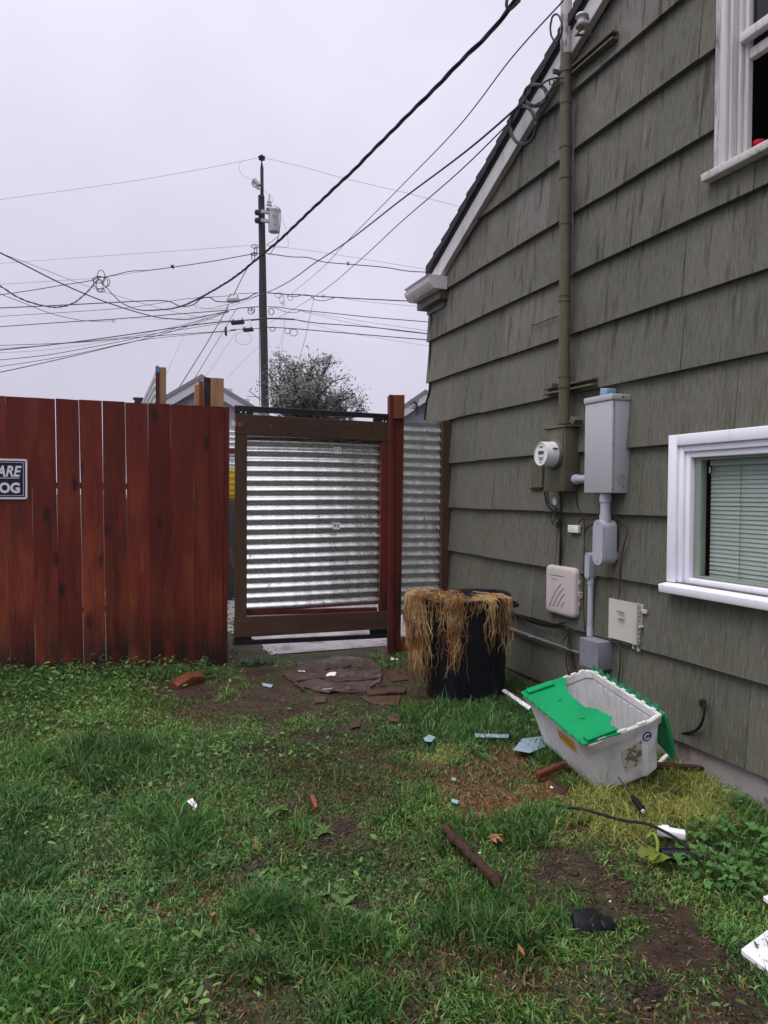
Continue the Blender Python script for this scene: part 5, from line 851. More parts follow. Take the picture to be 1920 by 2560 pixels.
wire(C1((-30, 1512), (300, 1440), (650, 1358), (1100, 1245), (1480, 1115)), 18, 26, .014, 'lowest thin line at the left edge rising to the right')
wire(C1((-30, 1472), (250, 1430), (500, 1385), (900, 1300), (1200, 1265), (1500, 1237)), 18, 26, .010, 'second lowest thin line at the left edge')
wire(C1((-30, 1380), (300, 1360), (700, 1305), (1000, 1240), (1300, 1165), (1480, 1110)), 20, 26, .009, 'faint line between the lower lines at left', WIREF)
wire(C1((850, 1158), (1100, 1160), (1350, 1135), (1480, 1112))+C2((180, 1085), (300, 1045), (375, 1010)), 27, 25, .009, 'faint sagging wire left of the pole', WIREF)
wire(C1((1250, 1070), (1350, 1095), (1480, 1090)), 26, 25, .010, 'faint sag under the pale splice box', WIREF)
wire(C1((1600, 835), (1560, 910), (1512, 1010)), 25, 25, .018, 'short drop wire above the pale splice box')
wire(C1((1480, 1065), (1450, 1130), (1400, 1215), (1320, 1350), (1220, 1510), (1100, 1700), (1080, 1740)), 25, 21, .018, 'wavy drop wire falling from the splice box behind the fence')
wire(C1((1290, 1035), (1190, 1270), (1085, 1500), (1060, 1560)), 26, 22, .008, 'faint drop wire falling toward the tall tan post', WIREF)
wire(C1((1525, 1105), (1450, 1235), (1300, 1480), (1205, 1640), (1180, 1690)), 25, 21, .012, 'straight drop wire left of the pole')
wire(C1((1535, 1240), (1430, 1390), (1335, 1530)), 25, 22, .009, 'thin drop wire ending behind the black board edge', WIREF)
wire(C1((1690, 1320), (1560, 1450), (1465, 1550)), 25, 22, .007, 'faint drop wire ending behind the thick tan post', WIREF)
wire(C2((440, 990), (560, 1000), (640, 1003), (750, 1012), (870, 1019), (1100, 1032), (1500, 1051)), 25, 23, .024, 'heavy line right of the pole meeting the gutter')
wire(C2((560, 1010), (620, 1015), (670, 1003), (715, 1010), (745, 1035), (800, 1042), (840, 1032), (880, 1019)), 24.9, 24.4, .016, 'slack loop hanging under the heavy right line')
wire(C2((880, 1020), (1100, 1050), (1500, 1085)), 24.5, 23, .010, 'thin line just below the heavy right line', WIREF)
wire(C2((440, 1080), (520, 1085), (600, 1097), (830, 1120), (1100, 1148), (1500, 1181)), 25, 23, .018, 'middle dark line running right from the pole')
wire(C2((480, 1085), (560, 1115), (620, 1118), (660, 1100)), 25, 25, .012, 'short slack wire under the middle right line')
wire(C2((640, 1105), (850, 1140), (1100, 1182), (1500, 1240)), 25, 23, .010, 'thin line sloping right below the middle line', WIREF)
wire(C2((660, 1110), (800, 1145), (1000, 1190), (1250, 1232), (1500, 1260)), 25, 23, .010, 'second thin line sloping right below the middle line', WIREF)
wire(C2((330, 1168), (440, 1157), (520, 1158), (612, 1163)), 24.7, 24.7, .035, 'thick black splice sleeve crossing the pole')
wire(C2((610, 1163), (700, 1178), (800, 1190), (1100, 1212), (1500, 1258)), 25, 23, .020, 'dark line running right from the splice sleeve')
wire(C2((400, 1213), (500, 1216), (650, 1226), (1000, 1256), (1500, 1298)), 25, 23, .020, 'lowest dark line running right from the pole')
wire(C2((620, 1165), (900, 1238), (1200, 1290), (1500, 1338)), 25, 23, .008, 'faint lowest line sloping to the house corner', WIREF)
wire(C2((740, 1015), (715, 1130), (680, 1290), (630, 1465)), 25, 22, .009, 'thin drop wire right of the pole above the tree')
wire(C2((548, 1165), (530, 1270), (503, 1395)), 25, 22, .008, 'left of two thin drops right beside the pole', WIREF); wire(C2((560, 1105), (545, 1230), (524, 1395)), 25, 22, .008, 'right of two thin drops beside the pole', WIREF)
wire(C2((385, 800), (384, 1000), (385, 1300), (387, 1720)), 24.9, 24.9, .016, 'ground wire running down the left side of the pole')
wire(C2((268, 140), (252, 170), (262, 210), (300, 243), (345, 255)), 24.7, 24.7, .008, 'thin curved jumper from the top line to the cutout', WIREF)
wire(C2((415, 330), (450, 355), (472, 385), (472, 405)), 24.7, 24.7, .009, 'thin jumper from the cutout to the transformer', WIREF)
wire(C2((480, 425), (515, 445), (523, 480), (515, 590), (490, 680), (450, 745)), 24.6, 24.6, .014, 'dark lead dropping from the transformer to the lines'); wire(C2((515, 600), (500, 630), (430, 680)), 24.7, 24.7, .012, 'short lead under the transformer toward the pole')
wire(C2((525, 500), (550, 560), (567, 620), (560, 695), (430, 685)), 24.7, 24.7, .008, 'faint slack loop right of the transformer', WIREF)
def loops(nm, lst, lab, D=25, r=.010, mat=WIRE):
    t_ = thing(nm, lab, 'wire loops', at(*lst[0][0], D))
    for (cx2, cy2), rx, ry in lst: obj('loop', MB().tube([at(cx2+rx/2.592*math.cos(a), cy2+ry/2.592*math.sin(a), D) for a in np.linspace(0, 6.28, 18)], r, 5), mat, t_)
loops('wire_knot', [(c1(652, 925), 48, 40), (c1(655, 880), 24, 36), (c1(645, 945), 22, 42), (c1(640, 905), 40, 22), (c1(655, 975), 22, 12), (c1(690, 920), 22, 30)], 'tangled knot of looped wires on the line at left', 27, .014)
loops('wire_loop', [(c2(470, 1225), 17, 14), (c2(462, 1112), 17, 22)], 'two small loops right against the pole', 25, .014); loops('wire_loop', [(c2(567, 1238), 18, 18), (c2(607, 1248), 26, 22)], 'pair of round loops on the lowest right line', 24.8, .010)
loops('wire_loop', [(c2(540, 1060), 9, 13), (c2(585, 1020), 17, 20), (c2(530, 1030), 14, 30), (c2(510, 1005), 26, 16)], 'cluster of small loops under the upper right line', 25, .009, WIREF); loops('wire_loop', [(c2(282, 1285), 52, 42), (c2(300, 1195), 30, 26)], 'faint wide loops hanging left of the pole', 25, .006, WIREF)
loops('wire_loop', [(c2(330, 1110), 20, 18), (c2(325, 1095), 14, 12), (c2(345, 1100), 10, 20)], 'small tangle on the middle line left of the pole', 25, .012); loops('wire_loop', [(c2(355, 690), 22, 12), (c2(350, 740), 20, 10), (c2(345, 760), 10, 24), (c2(360, 715), 8, 26)], 'tangle of jumpers at the pole below the transformer', 24.9, .014); loops('wire_loop', [(c2(800, 1012), 11, 8), (c1(738, 1170), 9, 12)], 'tiny drip loops on the middle lines', 25, .008)
def case(p0, p1, hpx, label, mat, D=24.9):
    a, b = at(*p0, D), at(*p1, D); h_ = hpx*sc_; d2 = (b-a).normalized(); m_ = MB(); nrm = d2.cross(UP).normalized()*.12; upv = UP*h_/2
    m_.hexa([a-nrm-upv, b-nrm-upv, b+nrm-upv, a+nrm-upv, a-nrm+upv, b-nrm+upv, b+nrm+upv, a+nrm+upv]); t_ = thing('splice_case', label, 'splice case', a); obj('case', m_, mat, t_, bevel=.03)
    for k_ in (.15, .85): c_ = a.lerp(b, k_); obj('hanger', MB().tube([c_+upv*.9, c_+upv*2.2], .02, 6), WIRE, t_)
case(c2(176, 1038), c2(255, 1035), 26, 'pale grey splice box on the upper line left of the pole', TRANSF); case(c2(203, 1186), c2(286, 1178), 22, 'long black splice case on the heavy lower line', POLE); case(c2(280, 1232), c2(345, 1228), 18, 'ragged black splice case on the lowest line', POLE)
case(c1(1110, 822), c1(1126, 822), 12, 'tiny dark clamp on the line left of the pole', POLE); case(c2(952, 801), c2(966, 802), 12, 'tiny clamp on the bundled line right of the pole', TRANSF); case(c2(163, 1250), c2(172, 1250), 36, 'little hanging tag below the lowest left line', POLE)
# far houses
def gable(name, pk, hw, hz_drop, D, wall, label, zb=0., trim=True):
    p = at(*pk, D); t_ = thing(name, label, 'house', (p.x, p.y, 0)); cr_ = Vector((CR.x, CR.y, 0)).normalized(); fw_ = Vector((FW.x, FW.y, 0)).normalized()
    def pt3(u, z, v=0): return Vector((p.x, p.y, 0))+cr_*u+fw_*v+UP*z
    zt_ = p.z; ze = zt_-hz_drop; obj('wall', MB().prism([pt3(-hw, zb), pt3(hw, zb), pt3(hw, ze), pt3(0, zt_-.02), pt3(-hw, ze)], fw_*8), wall, t_)
    for s_ in (-1, 1):
        e_ = s_*(hw+.35); d_ = hz_drop*(hw+.35)/hw
        obj('roof', MB().prism([pt3(0, zt_+.02, -.4), pt3(e_, zt_+.02-d_, -.4), pt3(e_, zt_+.14-d_, -.4), pt3(0, zt_+.14, -.4)], fw_*8.6), FARR, t_)
        obj('barge_board', MB().prism([pt3(0, zt_+.015, -.38), pt3(e_*.99, zt_+.015-d_, -.38), pt3(e_*.99, zt_-.22-d_, -.38), pt3(0, zt_-.22, -.38)], fw_*.06), FARW, t_)
    n_ = int((zt_-zb)/.28)
    for k_ in range(4, n_):
        z_ = zb+k_*.28; w2 = hw if z_ < ze else hw*(zt_-z_)/hz_drop
        if w2 > .3: obj('siding_board', MB().prism([pt3(-w2, z_, -.001), pt3(w2, z_, -.001), pt3(w2-.02, z_+.26, -.001), pt3(-w2+.02, z_+.26, -.001)], -fw_*.02), wall, t_)
    return t_
gable('white_house', (pa(980), pyy(395)), 1.70, 1.0, 20, FARW, 'white gabled house showing behind the red fence posts'); gable('blue_grey_house', (1062, 990), 1.35, .95, 21, FARB, 'pale blue grey gable right of the gate post beyond the lane')
vp_ = at(*c1(899, 1735), 24); vz = at(*c1(899, 1672), 24).z; vt = thing('roof_vent', 'small dark roof vent poking above the red fence', 'roof vent', vp_); obj('pipe', MB().cyl(vp_, (vp_.x, vp_.y, vz-.06), .14, 12), POLE, vt); obj('cap', MB().cyl((vp_.x, vp_.y, vz-.06), (vp_.x, vp_.y, vz), .19, 12), POLE, vt)
# tree beyond the gate
TD = 17.0; tb_ = at(760, 1160, TD); tb_.z = 0; tree = thing('broadleaf_tree', 'broadleaf tree with haze painted into its grey green leaves behind the gate beside the pole', 'tree', tb_)
tm = MB(); tips = []
def tpt(x, y): return c2(x, y)
def limb(p, q, r0_, r1_, n=6, j=.08):
    P = [p.lerp(q, k/n)+Vector((random.gauss(0, j), random.gauss(0, j), random.gauss(0, j)*.6))*(0 if k in (0,) else 1) for k in range(n+1)]; tm.tube(P, [r0_+(r1_-r0_)*k/n for k in range(n+1)], 6, cap=False); return P
fork = at(*c2(680, 1830), TD); limb(tb_, fork, .2, .16)
for (x, y) in ((500, 1440), (560, 1420), (470, 1600), (620, 1490), (650, 1470), (600, 1560), (740, 1450), (850, 1400), (800, 1480), (700, 1520), (850, 1560), (780, 1600), (930, 1640), (1000, 1650), (960, 1740), (1060, 1760), (700, 1640), (560, 1640), (480, 1720), (880, 1700), (640, 1700), (820, 1720), (540, 1760), (760, 1780), (450, 1520), (1000, 1790)):
    q = at(*c2(x, y), TD+random.uniform(-1.2, 1.2)); P = limb(fork+Vector((random.gauss(0, .1), random.gauss(0, .1), 0)), q, .055, .012, 8, .05)
    for k in range(3, 9):
        for _ in range(3): d2 = Vector((random.gauss(0, 1), random.gauss(0, 1), random.gauss(.35, .8))).normalized()*random.uniform(.2, .45); e_ = P[k]+d2; tm.tube([P[k], e_], [.012, .005], 4, cap=False); tips.append((P[k], e_))
obj('trunk', tm, POLE, tree)
lv = []; lc = []; lf = []
cnt_ = 0
for a, b in tips:
    for _ in range(20):
        c_ = a.lerp(b, random.uniform(.2, 1.15))+Vector((random.gauss(0, .07), random.gauss(0, .07), random.gauss(0, .07)))
        d1 = Vector((random.gauss(0, 1), random.gauss(0, 1), random.gauss(.3, 1))).normalized(); d2 = d1.orthogonal().normalized(); s_ = random.uniform(.028, .055); col = random.choice(((.15, .16, .13), (.11, .12, .10), (.20, .20, .18), (.18, .155, .13)))  # leaf colours lightened and greyed: distance haze painted into the crown
        n_ = len(lv); lv += [c_-d1*s_, c_+d2*s_*.5, c_+d1*s_, c_-d2*s_*.5]; lf.append((n_, n_+1, n_+2, n_+3)); lc += [col]*4
o_ = npmesh('crown', np.array([tuple(v-tb_) for v in lv]), np.array(lf), 4, M_attr('tree_leaf_hazed', .6, .2), np.array(lc)); o_.parent = tree
# bare twigs left of the pole
single('bare_twigs', (lambda m_: (m_.tube([at(*c2(400, 1690), 20), at(*c2(350, 1650), 20), at(*c2(315, 1622), 20)], .01, 5), m_.tube([at(*c2(395, 1668), 20), at(*c2(345, 1662), 20), at(*c2(305, 1660), 20)], .008, 5), m_)[-1])(MB()), POLE, 'thin bare twigs sticking out left of the pole', 'twigs')
single('bare_shrub', (lambda m_: ([m_.tube([at(1045, 1040, 18), at(1045+random.uniform(-12, 4), 1015+random.uniform(-12, 8), 18), at(1045+random.uniform(-24, 6), 1000+random.uniform(-14, 20), 18)], .008, 4) for _ in range(16)], m_)[-1])(MB()), POLE, 'faint bare twigs left of the blue grey gable', 'shrub')

# ------------------------------------------------------------------ debris in the grass
def lay(px, py, dz=.0): p = G(*DD(px, py)); return p+Vector((0, 0, dz))
def slab(name, pts, th, mat, label, cat, dz=.006, curl=0., group=None, bevel=.0015):
    P = [lay(x, y, dz+random.uniform(0, curl)) for x, y in pts]; return single(name, MB().prism(P, (0, 0, th)), mat, label, cat, group, bevel=bevel, seg=1)
a, b = lay(375, 1488, .02), lay(438, 1474, .03); dd = (b-a).normalized(); up_ = Vector((0, 0, 1)); sdv = dd.cross(up_).normalized(); L_ = (b-a).length
wo_ = MB(); prf = [(-.0, -.035, .0), (.0, .05, .0), (.0, .05, .05), (.0, -.035, .035)]
V_ = [a+sdv*.05-up_*.03, a-sdv*.04-up_*.03, a-sdv*.04+up_*.025, a+sdv*.05+up_*.012]; V2 = [b+sdv*.03-up_*.03, b-sdv*.04-up_*.02, b-sdv*.03+up_*.045, b+sdv*.03+up_*.01]; mid = [x.lerp(y, .55)+up_*.022 if i > 1 else x.lerp(y, .55) for i, (x, y) in enumerate(zip(V_, V2))]
wo_.hexa([V_[0], V_[1], mid[1], mid[0], V_[3], V_[2], mid[2], mid[3]]).hexa([mid[0], mid[1], V2[1], V2[0], mid[3], mid[2], V2[2], V2[3]]); single('split_wood_block', wo_, RUSTW, 'wet orange brown wedge of split wood near the fence', 'wood piece', bevel=.006)
P = [lay(*p, .040) for p in ((962, 1815), (985, 1840), (1010, 1868), (1035, 1895), (1058, 1918), (1075, 1932))]; bk = MB(); bk.tube([p+Vector((random.gauss(0, .004), random.gauss(0, .004), random.uniform(0, .008))) for p in smoothpts(P, 4)], [.017+random.uniform(-.003, .004) for _ in range(21)], 9); single('bark_stick', bk, BARK, 'long dark wet bark stick lying in the lawn', 'stick')
pc = [(612, 1458), (648, 1440), (690, 1428), (740, 1420), (800, 1425), (822, 1446), (828, 1470), (806, 1484), (792, 1496), (742, 1497), (700, 1502), (668, 1492), (640, 1484)]
cpt = [lay(x+dx, y+dy) for (x, y), (nx_, ny_) in zip(pc, pc[1:]+pc[:1]) for t_ in (0, .33, .66) for dx, dy in (((nx_-x)*t_+random.uniform(-5, 5), (ny_-y)*t_+random.uniform(-2.5, 2.5)),)]
cc0 = sum(cpt, Vector())/len(cpt); cm = MB(); nr_ = 9; nn_ = len(cpt); vs = []
for r_ in range(1, nr_+1):
    for p in cpt: q = cc0.lerp(p, r_/nr_); q.z = float(gh(q.x, q.y))+.006+.022*abs(float(fbm(q.x*5+2, q.y*7, 2))-.5)+.014*max(0, math.sin(q.x*17+q.y*9))**6; vs.append(q)
vs.append(cc0+Vector((0, 0, .004))); cm.add(vs, [(r_*nn_+k, r_*nn_+(k+1) % nn_, (r_+1)*nn_+(k+1) % nn_, (r_+1)*nn_+k) for r_ in range(nr_-1) for k in range(nn_)]+[(len(vs)-1, k, (k+1) % nn_) for k in range(nn_)])
single('flattened_card', cm, MUDCARD, 'wet flattened brown cardboard trodden into the mud at the gate', 'cardboard', sol=.004)
for q in (((624, 1466), (655, 1497)), ((700, 1452), (760, 1442)), ((640, 1478), (700, 1470)), ((730, 1476), (820, 1470)), ((690, 1500), (790, 1499))):
    a, b = lay(*q[0], .012), lay(*q[1], .012); P = [a.lerp(b, k/6)+Vector((random.gauss(0, .006), random.gauss(0, .012), random.uniform(0, .012))) for k in range(7)]; single('card_edge', MB().tube(P, [.004]+[.009]*5+[.004], 5), CARD, {0: 'curled card edge at the left corner of the mud patch', 1: 'short raised crease across the middle of the wet card', 2: 'left raised crease low on the wet card', 3: 'right raised crease low on the wet card', 4: 'curled front edge of the flattened card'}[len([o for o in bpy.data.objects if o.name.startswith('card_edge')])], 'cardboard')
slab('card_piece', [(790, 1497), (838, 1494), (838, 1504), (795, 1508)], .012, CARD, 'curled brown card strip at the right of the mud patch', 'cardboard', .01); slab('card_piece', [(835, 1492), (877, 1494), (874, 1502), (838, 1502)], .018, CARD, 'raised dark brown card end nearest the trash can', 'cardboard', .01); slab('card_piece', [(776, 1507), (866, 1506), (860, 1526), (800, 1522)], .007, CARD, 'flat reddish card piece in front of the curled strips', 'cardboard', .004); slab('card_piece', [(838, 1452), (872, 1448), (884, 1470), (846, 1474)], .006, CARD, 'reddish card piece in the mud left of the can', 'cardboard', .004)
slab('card_piece', [(678, 1508), (706, 1508), (704, 1520), (680, 1520)], .005, CARD, 'small card scrap at the front edge of the mud', 'cardboard')
def fluff(px, py, s, mat, label, cat='foam scrap', n=4, name='foam_scrap', dz=.012):
    m_ = MB()
    for _ in range(n): c_ = lay(px, py, dz)+Vector((random.gauss(0, s*.5), random.gauss(0, s*.5), random.uniform(0, s*.25))); m_.rbox(c_, (s*random.uniform(.4, 1), s*random.uniform(.3, .8), s*random.uniform(.12, .4)), Matrix.Rotation(random.uniform(0, 3), 3, 'Z') @ Matrix.Rotation(random.uniform(-.5, .5), 3, 'X'))
    return single(name, m_, mat, label, cat, bevel=s*.08)
fluff(846, 1427, .035, FOAM, 'cluster of white foam crumbs in the mud by the gate post'); fluff(868, 1408, .018, FOAM, 'single white crumb beside the orange board', n=2); slab('paper_scrap', [(706, 1456), (728, 1453), (724, 1462), (704, 1463)], .003, FOAM, 'white paper scrap lying on the flattened card', 'paper'); slab('paper_scrap', [(697, 1491), (728, 1488), (730, 1494), (700, 1497)], .004, PBLUE, 'pale flat scrap at the front of the card', 'paper'); slab('paper_scrap', [(640, 1449), (660, 1452), (658, 1455), (640, 1452)], .003, FOAM, 'thin white sliver left of the flattened card', 'paper')
slab('paper_scrap', [(566, 1478), (590, 1482), (586, 1488), (568, 1484)], .004, PBLUE, 'greyish scrap in the grass left of the card', 'paper'); slab('wood_chip', [(836, 1423), (846, 1420), (847, 1425), (837, 1427)], .008, ORANGE, 'tiny orange wood chip by the gate post', 'wood piece') if False else None
slab('plastic_scrap', [(915, 1608), (926, 1600), (941, 1606), (932, 1616), (918, 1615)], .004, PBLUE, 'small pale blue scrap in the grass before the can', 'plastic scrap', .03); slab('plastic_strip', [(1025, 1598), (1100, 1600), (1098, 1607), (1028, 1606)], .004, PBLUE, 'long thin pale blue strip behind the thatch patch', 'plastic strip', .03)
slab('plastic_sheet', [(1108, 1638), (1128, 1612), (1168, 1606), (1188, 1622), (1145, 1645)], .003, PBLUE, 'pale blue glassy sheet leaning in grass beside the tote', 'plastic sheet', .03, .02)
slab('trim_strip', [(1084, 1506), (1090, 1503), (1148, 1543), (1142, 1548)], .01, FOAM, 'white painted trim strip lying diagonally by the can', 'trim strip', .035)
slab('plastic_scrap', [(976, 1690), (986, 1692), (984, 1698), (974, 1695)], .004, PBLUE, 'pale blue crumb inside the thatch patch', 'plastic scrap', .02); slab('plastic_scrap', [(976, 1738), (992, 1742), (988, 1749), (975, 1744)], .005, PBLUE, 'pale blue crumb below the thatch patch', 'plastic scrap', .02)
slab('brown_tile_shard', [(835, 1556), (850, 1550), (866, 1552), (862, 1565), (842, 1566)], .012, CARD, 'dark flat shard in the grass left of the can base', 'shard', .012); slab('brown_tile_shard', [(754, 1566), (776, 1564), (778, 1574), (758, 1578)], .006, CARD, 'pinkish brown shard on the path before the mud', 'shard', .01)
slab('wood_chip', [(670, 1738), (678, 1735), (687, 1762), (680, 1765)], .018, ORANGE, 'upright orange wood chip in the middle of the lawn', 'wood piece', .02)
m_ = MB(); a = lay(405, 1752, .05); 
P4 = [lay(404, 1756, .045), lay(416, 1754, .055), lay(426, 1764, .045), lay(421, 1773, .035), lay(412, 1766, .05)]; m_.add(P4+[sum(P4, Vector())/5+Vector((0, 0, .012))], [(0, 1, 5), (1, 2, 5), (2, 3, 5), (3, 4, 5), (4, 0, 5)]); single('paper_scrap', m_, FOAM, 'crumpled white paper scrap sitting on the left lawn', 'paper', sol=.002)
# screwdriver
a, b, c_ = lay(1336, 1722, .085), lay(1366, 1758, .07), lay(1388, 1784, .06); sdr = thing('screwdriver', 'screwdriver with a black handle lying in yellowed grass', 'screwdriver', b)
obj('shaft', MB().cyl(a, b, .0035, 10), SCREW, sdr); dr_ = (c_-b).normalized(); obj('handle', MB().lathe(b, dr_, [(.004, -.004), (.009, 0), (.010, .012), (.013, .03), (.014, (c_-b).length*.8), (.012, (c_-b).length), (.001, (c_-b).length+.001)], 12), BLKP, sdr); obj('end_cap', MB().lathe(c_, dr_, [(.008, .0012), (.008, .004), (.0005, .005)], 10), FACE, sdr)
m_ = MB().rbox(lay(1450, 1822, .04), (.10, .035, .03), Matrix.Rotation(-.75, 3, 'Z')).rbox(lay(1438, 1817, .048), (.03, .03, .02), Matrix.Rotation(-.4, 3, 'Z')).rbox(lay(1470, 1826, .045), (.03, .025, .02), Matrix.Rotation(-1.1, 3, 'Z')); single('foam_block', m_, FOAM, 'torn white foam block in the weeds beside the screwdriver', 'foam block', bevel=.006)
P = smoothpts([lay(*p) for p in ((1200, 1752, .02), (1260, 1782, .06), (1340, 1802, .055), (1400, 1815, .06), (1460, 1840, .05), (1510, 1868, .03), (1560, 1890, .02))], 6); single('lawn_cable', MB().tube(P, .006, 8), BLACKC, 'thin black hose snaking through grass toward the leafy weeds', 'hose')
pp = lay(1452, 1866, .03); cu_ = thing('broken_cup', 'black plastic tube lying open in the grass', 'plastic tube', pp); ax_ = Vector((.8, -.5, .05)); obj('tube', MB().lathe(pp-ax_*.04, ax_, [(.024, 0), (.026, .085), (.023, .085), (.021, .01), (.001, .01)], 18), BLKP, cu_)
m_ = MB(); cc = lay(1268, 2010, .02); m_.hexa([cc+Vector(v) for v in ((-.06, -.03, -.01), (.05, -.04, -.01), (.06, .03, -.01), (-.04, .035, -.01), (-.05, -.01, .018), (.035, -.03, .012), (.045, .02, .030), (-.03, .03, .034))]); m_.hexa([cc+Vector(v) for v in ((.02, -.045, -.01), (.075, -.05, -.01), (.08, .0, -.01), (.03, .01, -.01), (.025, -.04, .014), (.07, -.048, .006), (.075, -.005, .010), (.03, .005, .020))]); single('black_plastic_scrap', m_, BLKP, 'crumpled black plastic scrap half sunk in the lawn', 'plastic scrap', bevel=.008)
# white box at the right edge
bp_ = [lay(1600, 2068, .025), lay(1700, 1996, .03), lay(1800, 2070, .03), lay(1705, 2150, .025)]; wb = thing('white_board_box', 'white painted box edge at the right border of the lawn', 'box', lay(1650, 2050)); obj('top_panel', MB().prism(bp_, (0, 0, -.018)), WHITE, wb, bevel=.003, seg=1); ctr = sum(bp_, Vector())/4; obj('body', MB().prism([ctr+(p-ctr)*.97-Vector((0, 0, .021)) for p in bp_], (0, 0, -.02)), FOAM, wb); obj('seam', MB().prism([ctr+(p-ctr)*.985-Vector((0, 0, .0182)) for p in bp_], (0, 0, -.0026)), PRINT, wb)
slab('trim_strip', [(1648, 1966), (1668, 1958), (1700, 1980), (1682, 1992)], .015, FOAM, 'end of a white trim board in the leafy weeds', 'trim strip', .03)
a, b = lay(1415, 1676, .03), lay(1556, 1684, .03); single('plank', MB().prism([a, b, b+Vector((.0, .03, 0)), a+Vector((0, .05, 0))], (0, 0, .025)), TANW if False else BARK, 'weathered brown stake lying behind the tote corner', 'stake', bevel=.003, seg=1)
a, b = lay(1412, 1668, .02), lay(1462, 1640, .05); single('splinter', MB().tube([a, a.lerp(b, .5)+Vector((0, 0, .01)), b], [.008, .010, .003], 6), FOAM, 'pale splinter of wood between tote and wall', 'wood piece')
def leafscrap(px, py, s, mat, label, name='fallen_leaf', n=1):
    m_ = MB()
    for _ in range(n): c_ = lay(px, py, .04)+Vector((random.gauss(0, s*.4)*(n > 1), random.gauss(0, s*.4)*(n > 1), 0)); a2 = random.uniform(0, 6.28); u_ = Vector((math.cos(a2), math.sin(a2), random.uniform(-.2, .4)))*s; v_ = Vector((-math.sin(a2), math.cos(a2), random.uniform(-.2, .3)))*s*.35; m_.add([c_-u_, c_-v_, c_+Vector((0, 0, -s*.08)), c_+v_, c_+u_], [(0, 1, 2), (0, 2, 3), (1, 4, 2), (2, 4, 3)])
    return single(name, m_, mat, label, 'leaf' if n == 1 else 'leaves')
leafscrap(460, 2003, .022, LITTER, 'tan fallen leaf on the dark tuft at lower left'); leafscrap(545, 2042, .022, CARD, 'brown curled leaf near the middle front tufts'); leafscrap(1125, 2083, .022, LITTER, 'tan fallen leaf right of centre in the front lawn'); leafscrap(1068, 1832, .028, LITTER, 'bunch of dry orange leaf stalks beside the bark stick', n=7); leafscrap(970, 1560, .03, LITTER, 'dry curled leaf in lush grass before the can')
YG_ = M('yellow_green_leaf', (.22, .30, .045), .5, layers=(((.34, .30, .12), 14, .5, .65, .7),), trans=.2)
m_ = MB(); P = [lay(*p) for p in ((1398, 1838, .05), (1412, 1842, .07), (1420, 1858, .06), (1418, 1875, .04))]; m_.tube(smoothpts(P, 5), .006, 6)
for (x, y, w2, h2) in ((1400, 1868, 24, 8), (1430, 1880, 30, 9), (1412, 1872, 16, 14)):
    q = [lay(x+w2*math.cos(a), y+h2*math.sin(a), .045+.012*math.sin(a*2)) for a in np.linspace(0, 6.28, 9)[:-1]]; c3_ = sum(q, Vector())/8; k_ = len(m_.V); m_.add(q+[c3_-Vector((0, 0, .008))], [(i, (i+1) % 8, 8) for i in range(8)])
single('wilted_leaf', m_, YG_, 'large wilted yellow green leaf with a thick stalk', 'leaf')
fluff(1195, 1708, .02, FOAM, 'white crumb between thatch and tote', n=2); fluff(1318, 1955, .012, FOAM, 'small white pebble on the bare mud at right', n=1); fluff(1148, 1743, .010, FOAM, 'tiny white chip below the tote corner', n=2); fluff(1283, 1812, .010, FOAM, 'tiny white chip left of the hose', n=2) if False else None; fluff(1040, 1848, .010, FOAM, 'tiny white chip beside the orange stalks', n=1); fluff(605, 1345, .01, FOAM, 'white speck', n=1) if False else None
single('dirt_clod', (lambda m_: ([m_.lathe(lay(1200+random.uniform(-28, 18), 1708+random.uniform(-12, 14), 0), UP, [(.03, -.01), (.034, .008), (.018, .024), (.001, .028)], 8) for _ in range(5)], m_)[-1])(MB()), BARK, 'heap of dark soil clods left of the tote base', 'soil clods')
a, b = lay(1165, 1700, .03), lay(1222, 1675, .03); single('brick_shard', MB().prism([a, b, b+Vector((.03, .04, 0)), a+Vector((.0, .03, 0))], (0, 0, .03)), RUSTW, 'rust coloured shard sticking out behind the thatch', 'shard', bevel=.005)

# ------------------------------------------------------------------ grass and weeds
def build_blades(x, y, hgt, wid, col, lean, name, mat, droop=1.0):
    n = len(x); z = gh(x, y)-.004; a = rng.uniform(0, 2*np.pi, n)+ (fbm(x*2.2, y*2.2, 2)-.5)*6; dx, dy = np.cos(a), np.sin(a); tw = a+rng.uniform(-1.3, 1.3, n)+np.pi/2; wx, wy = np.cos(tw)*wid/2, np.sin(tw)*wid/2
    L = lean; b = np.stack([x, y, z], -1); m1 = b+np.stack([dx*hgt*L*.35, dy*hgt*L*.35, hgt*.55*np.sqrt(np.clip(1-(L*.6)**2, .1, 1))], -1); tz = hgt*np.clip(1-L*L*.62*droop, .06, 1); t = b+np.stack([dx*hgt*L, dy*hgt*L, tz], -1)
    wv_ = np.stack([wx, wy, np.zeros(n)], -1); V = np.stack([b-wv_*.8, b+wv_*.8, m1+wv_, m1-wv_, t], 1).reshape(-1, 3); i0 = np.arange(n)*5
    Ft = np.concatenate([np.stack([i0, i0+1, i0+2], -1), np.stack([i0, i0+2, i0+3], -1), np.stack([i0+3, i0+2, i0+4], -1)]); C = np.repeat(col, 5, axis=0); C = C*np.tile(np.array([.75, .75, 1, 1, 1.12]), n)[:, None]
    o = npmesh(name, V, Ft, 3, mat, C); kind(o, 'stuff'); return o
def field(N, y0, y1):
    yy = rng.uniform(y0, y1, N); c0 = math.tan(PSI); xx = rng.uniform(-2.6, 2.66, N)
    # keep what the camera (or one a step aside) could see
    dfw = xx*FW.x+yy*FW.y; lat = (xx*CR.x+yy*CR.y)/np.maximum(dfw, .1); k = (dfw > .9) & (np.abs(lat) < .72); return xx[k], yy[k]
xx, yy = field(1250000, .2, FY+.02)
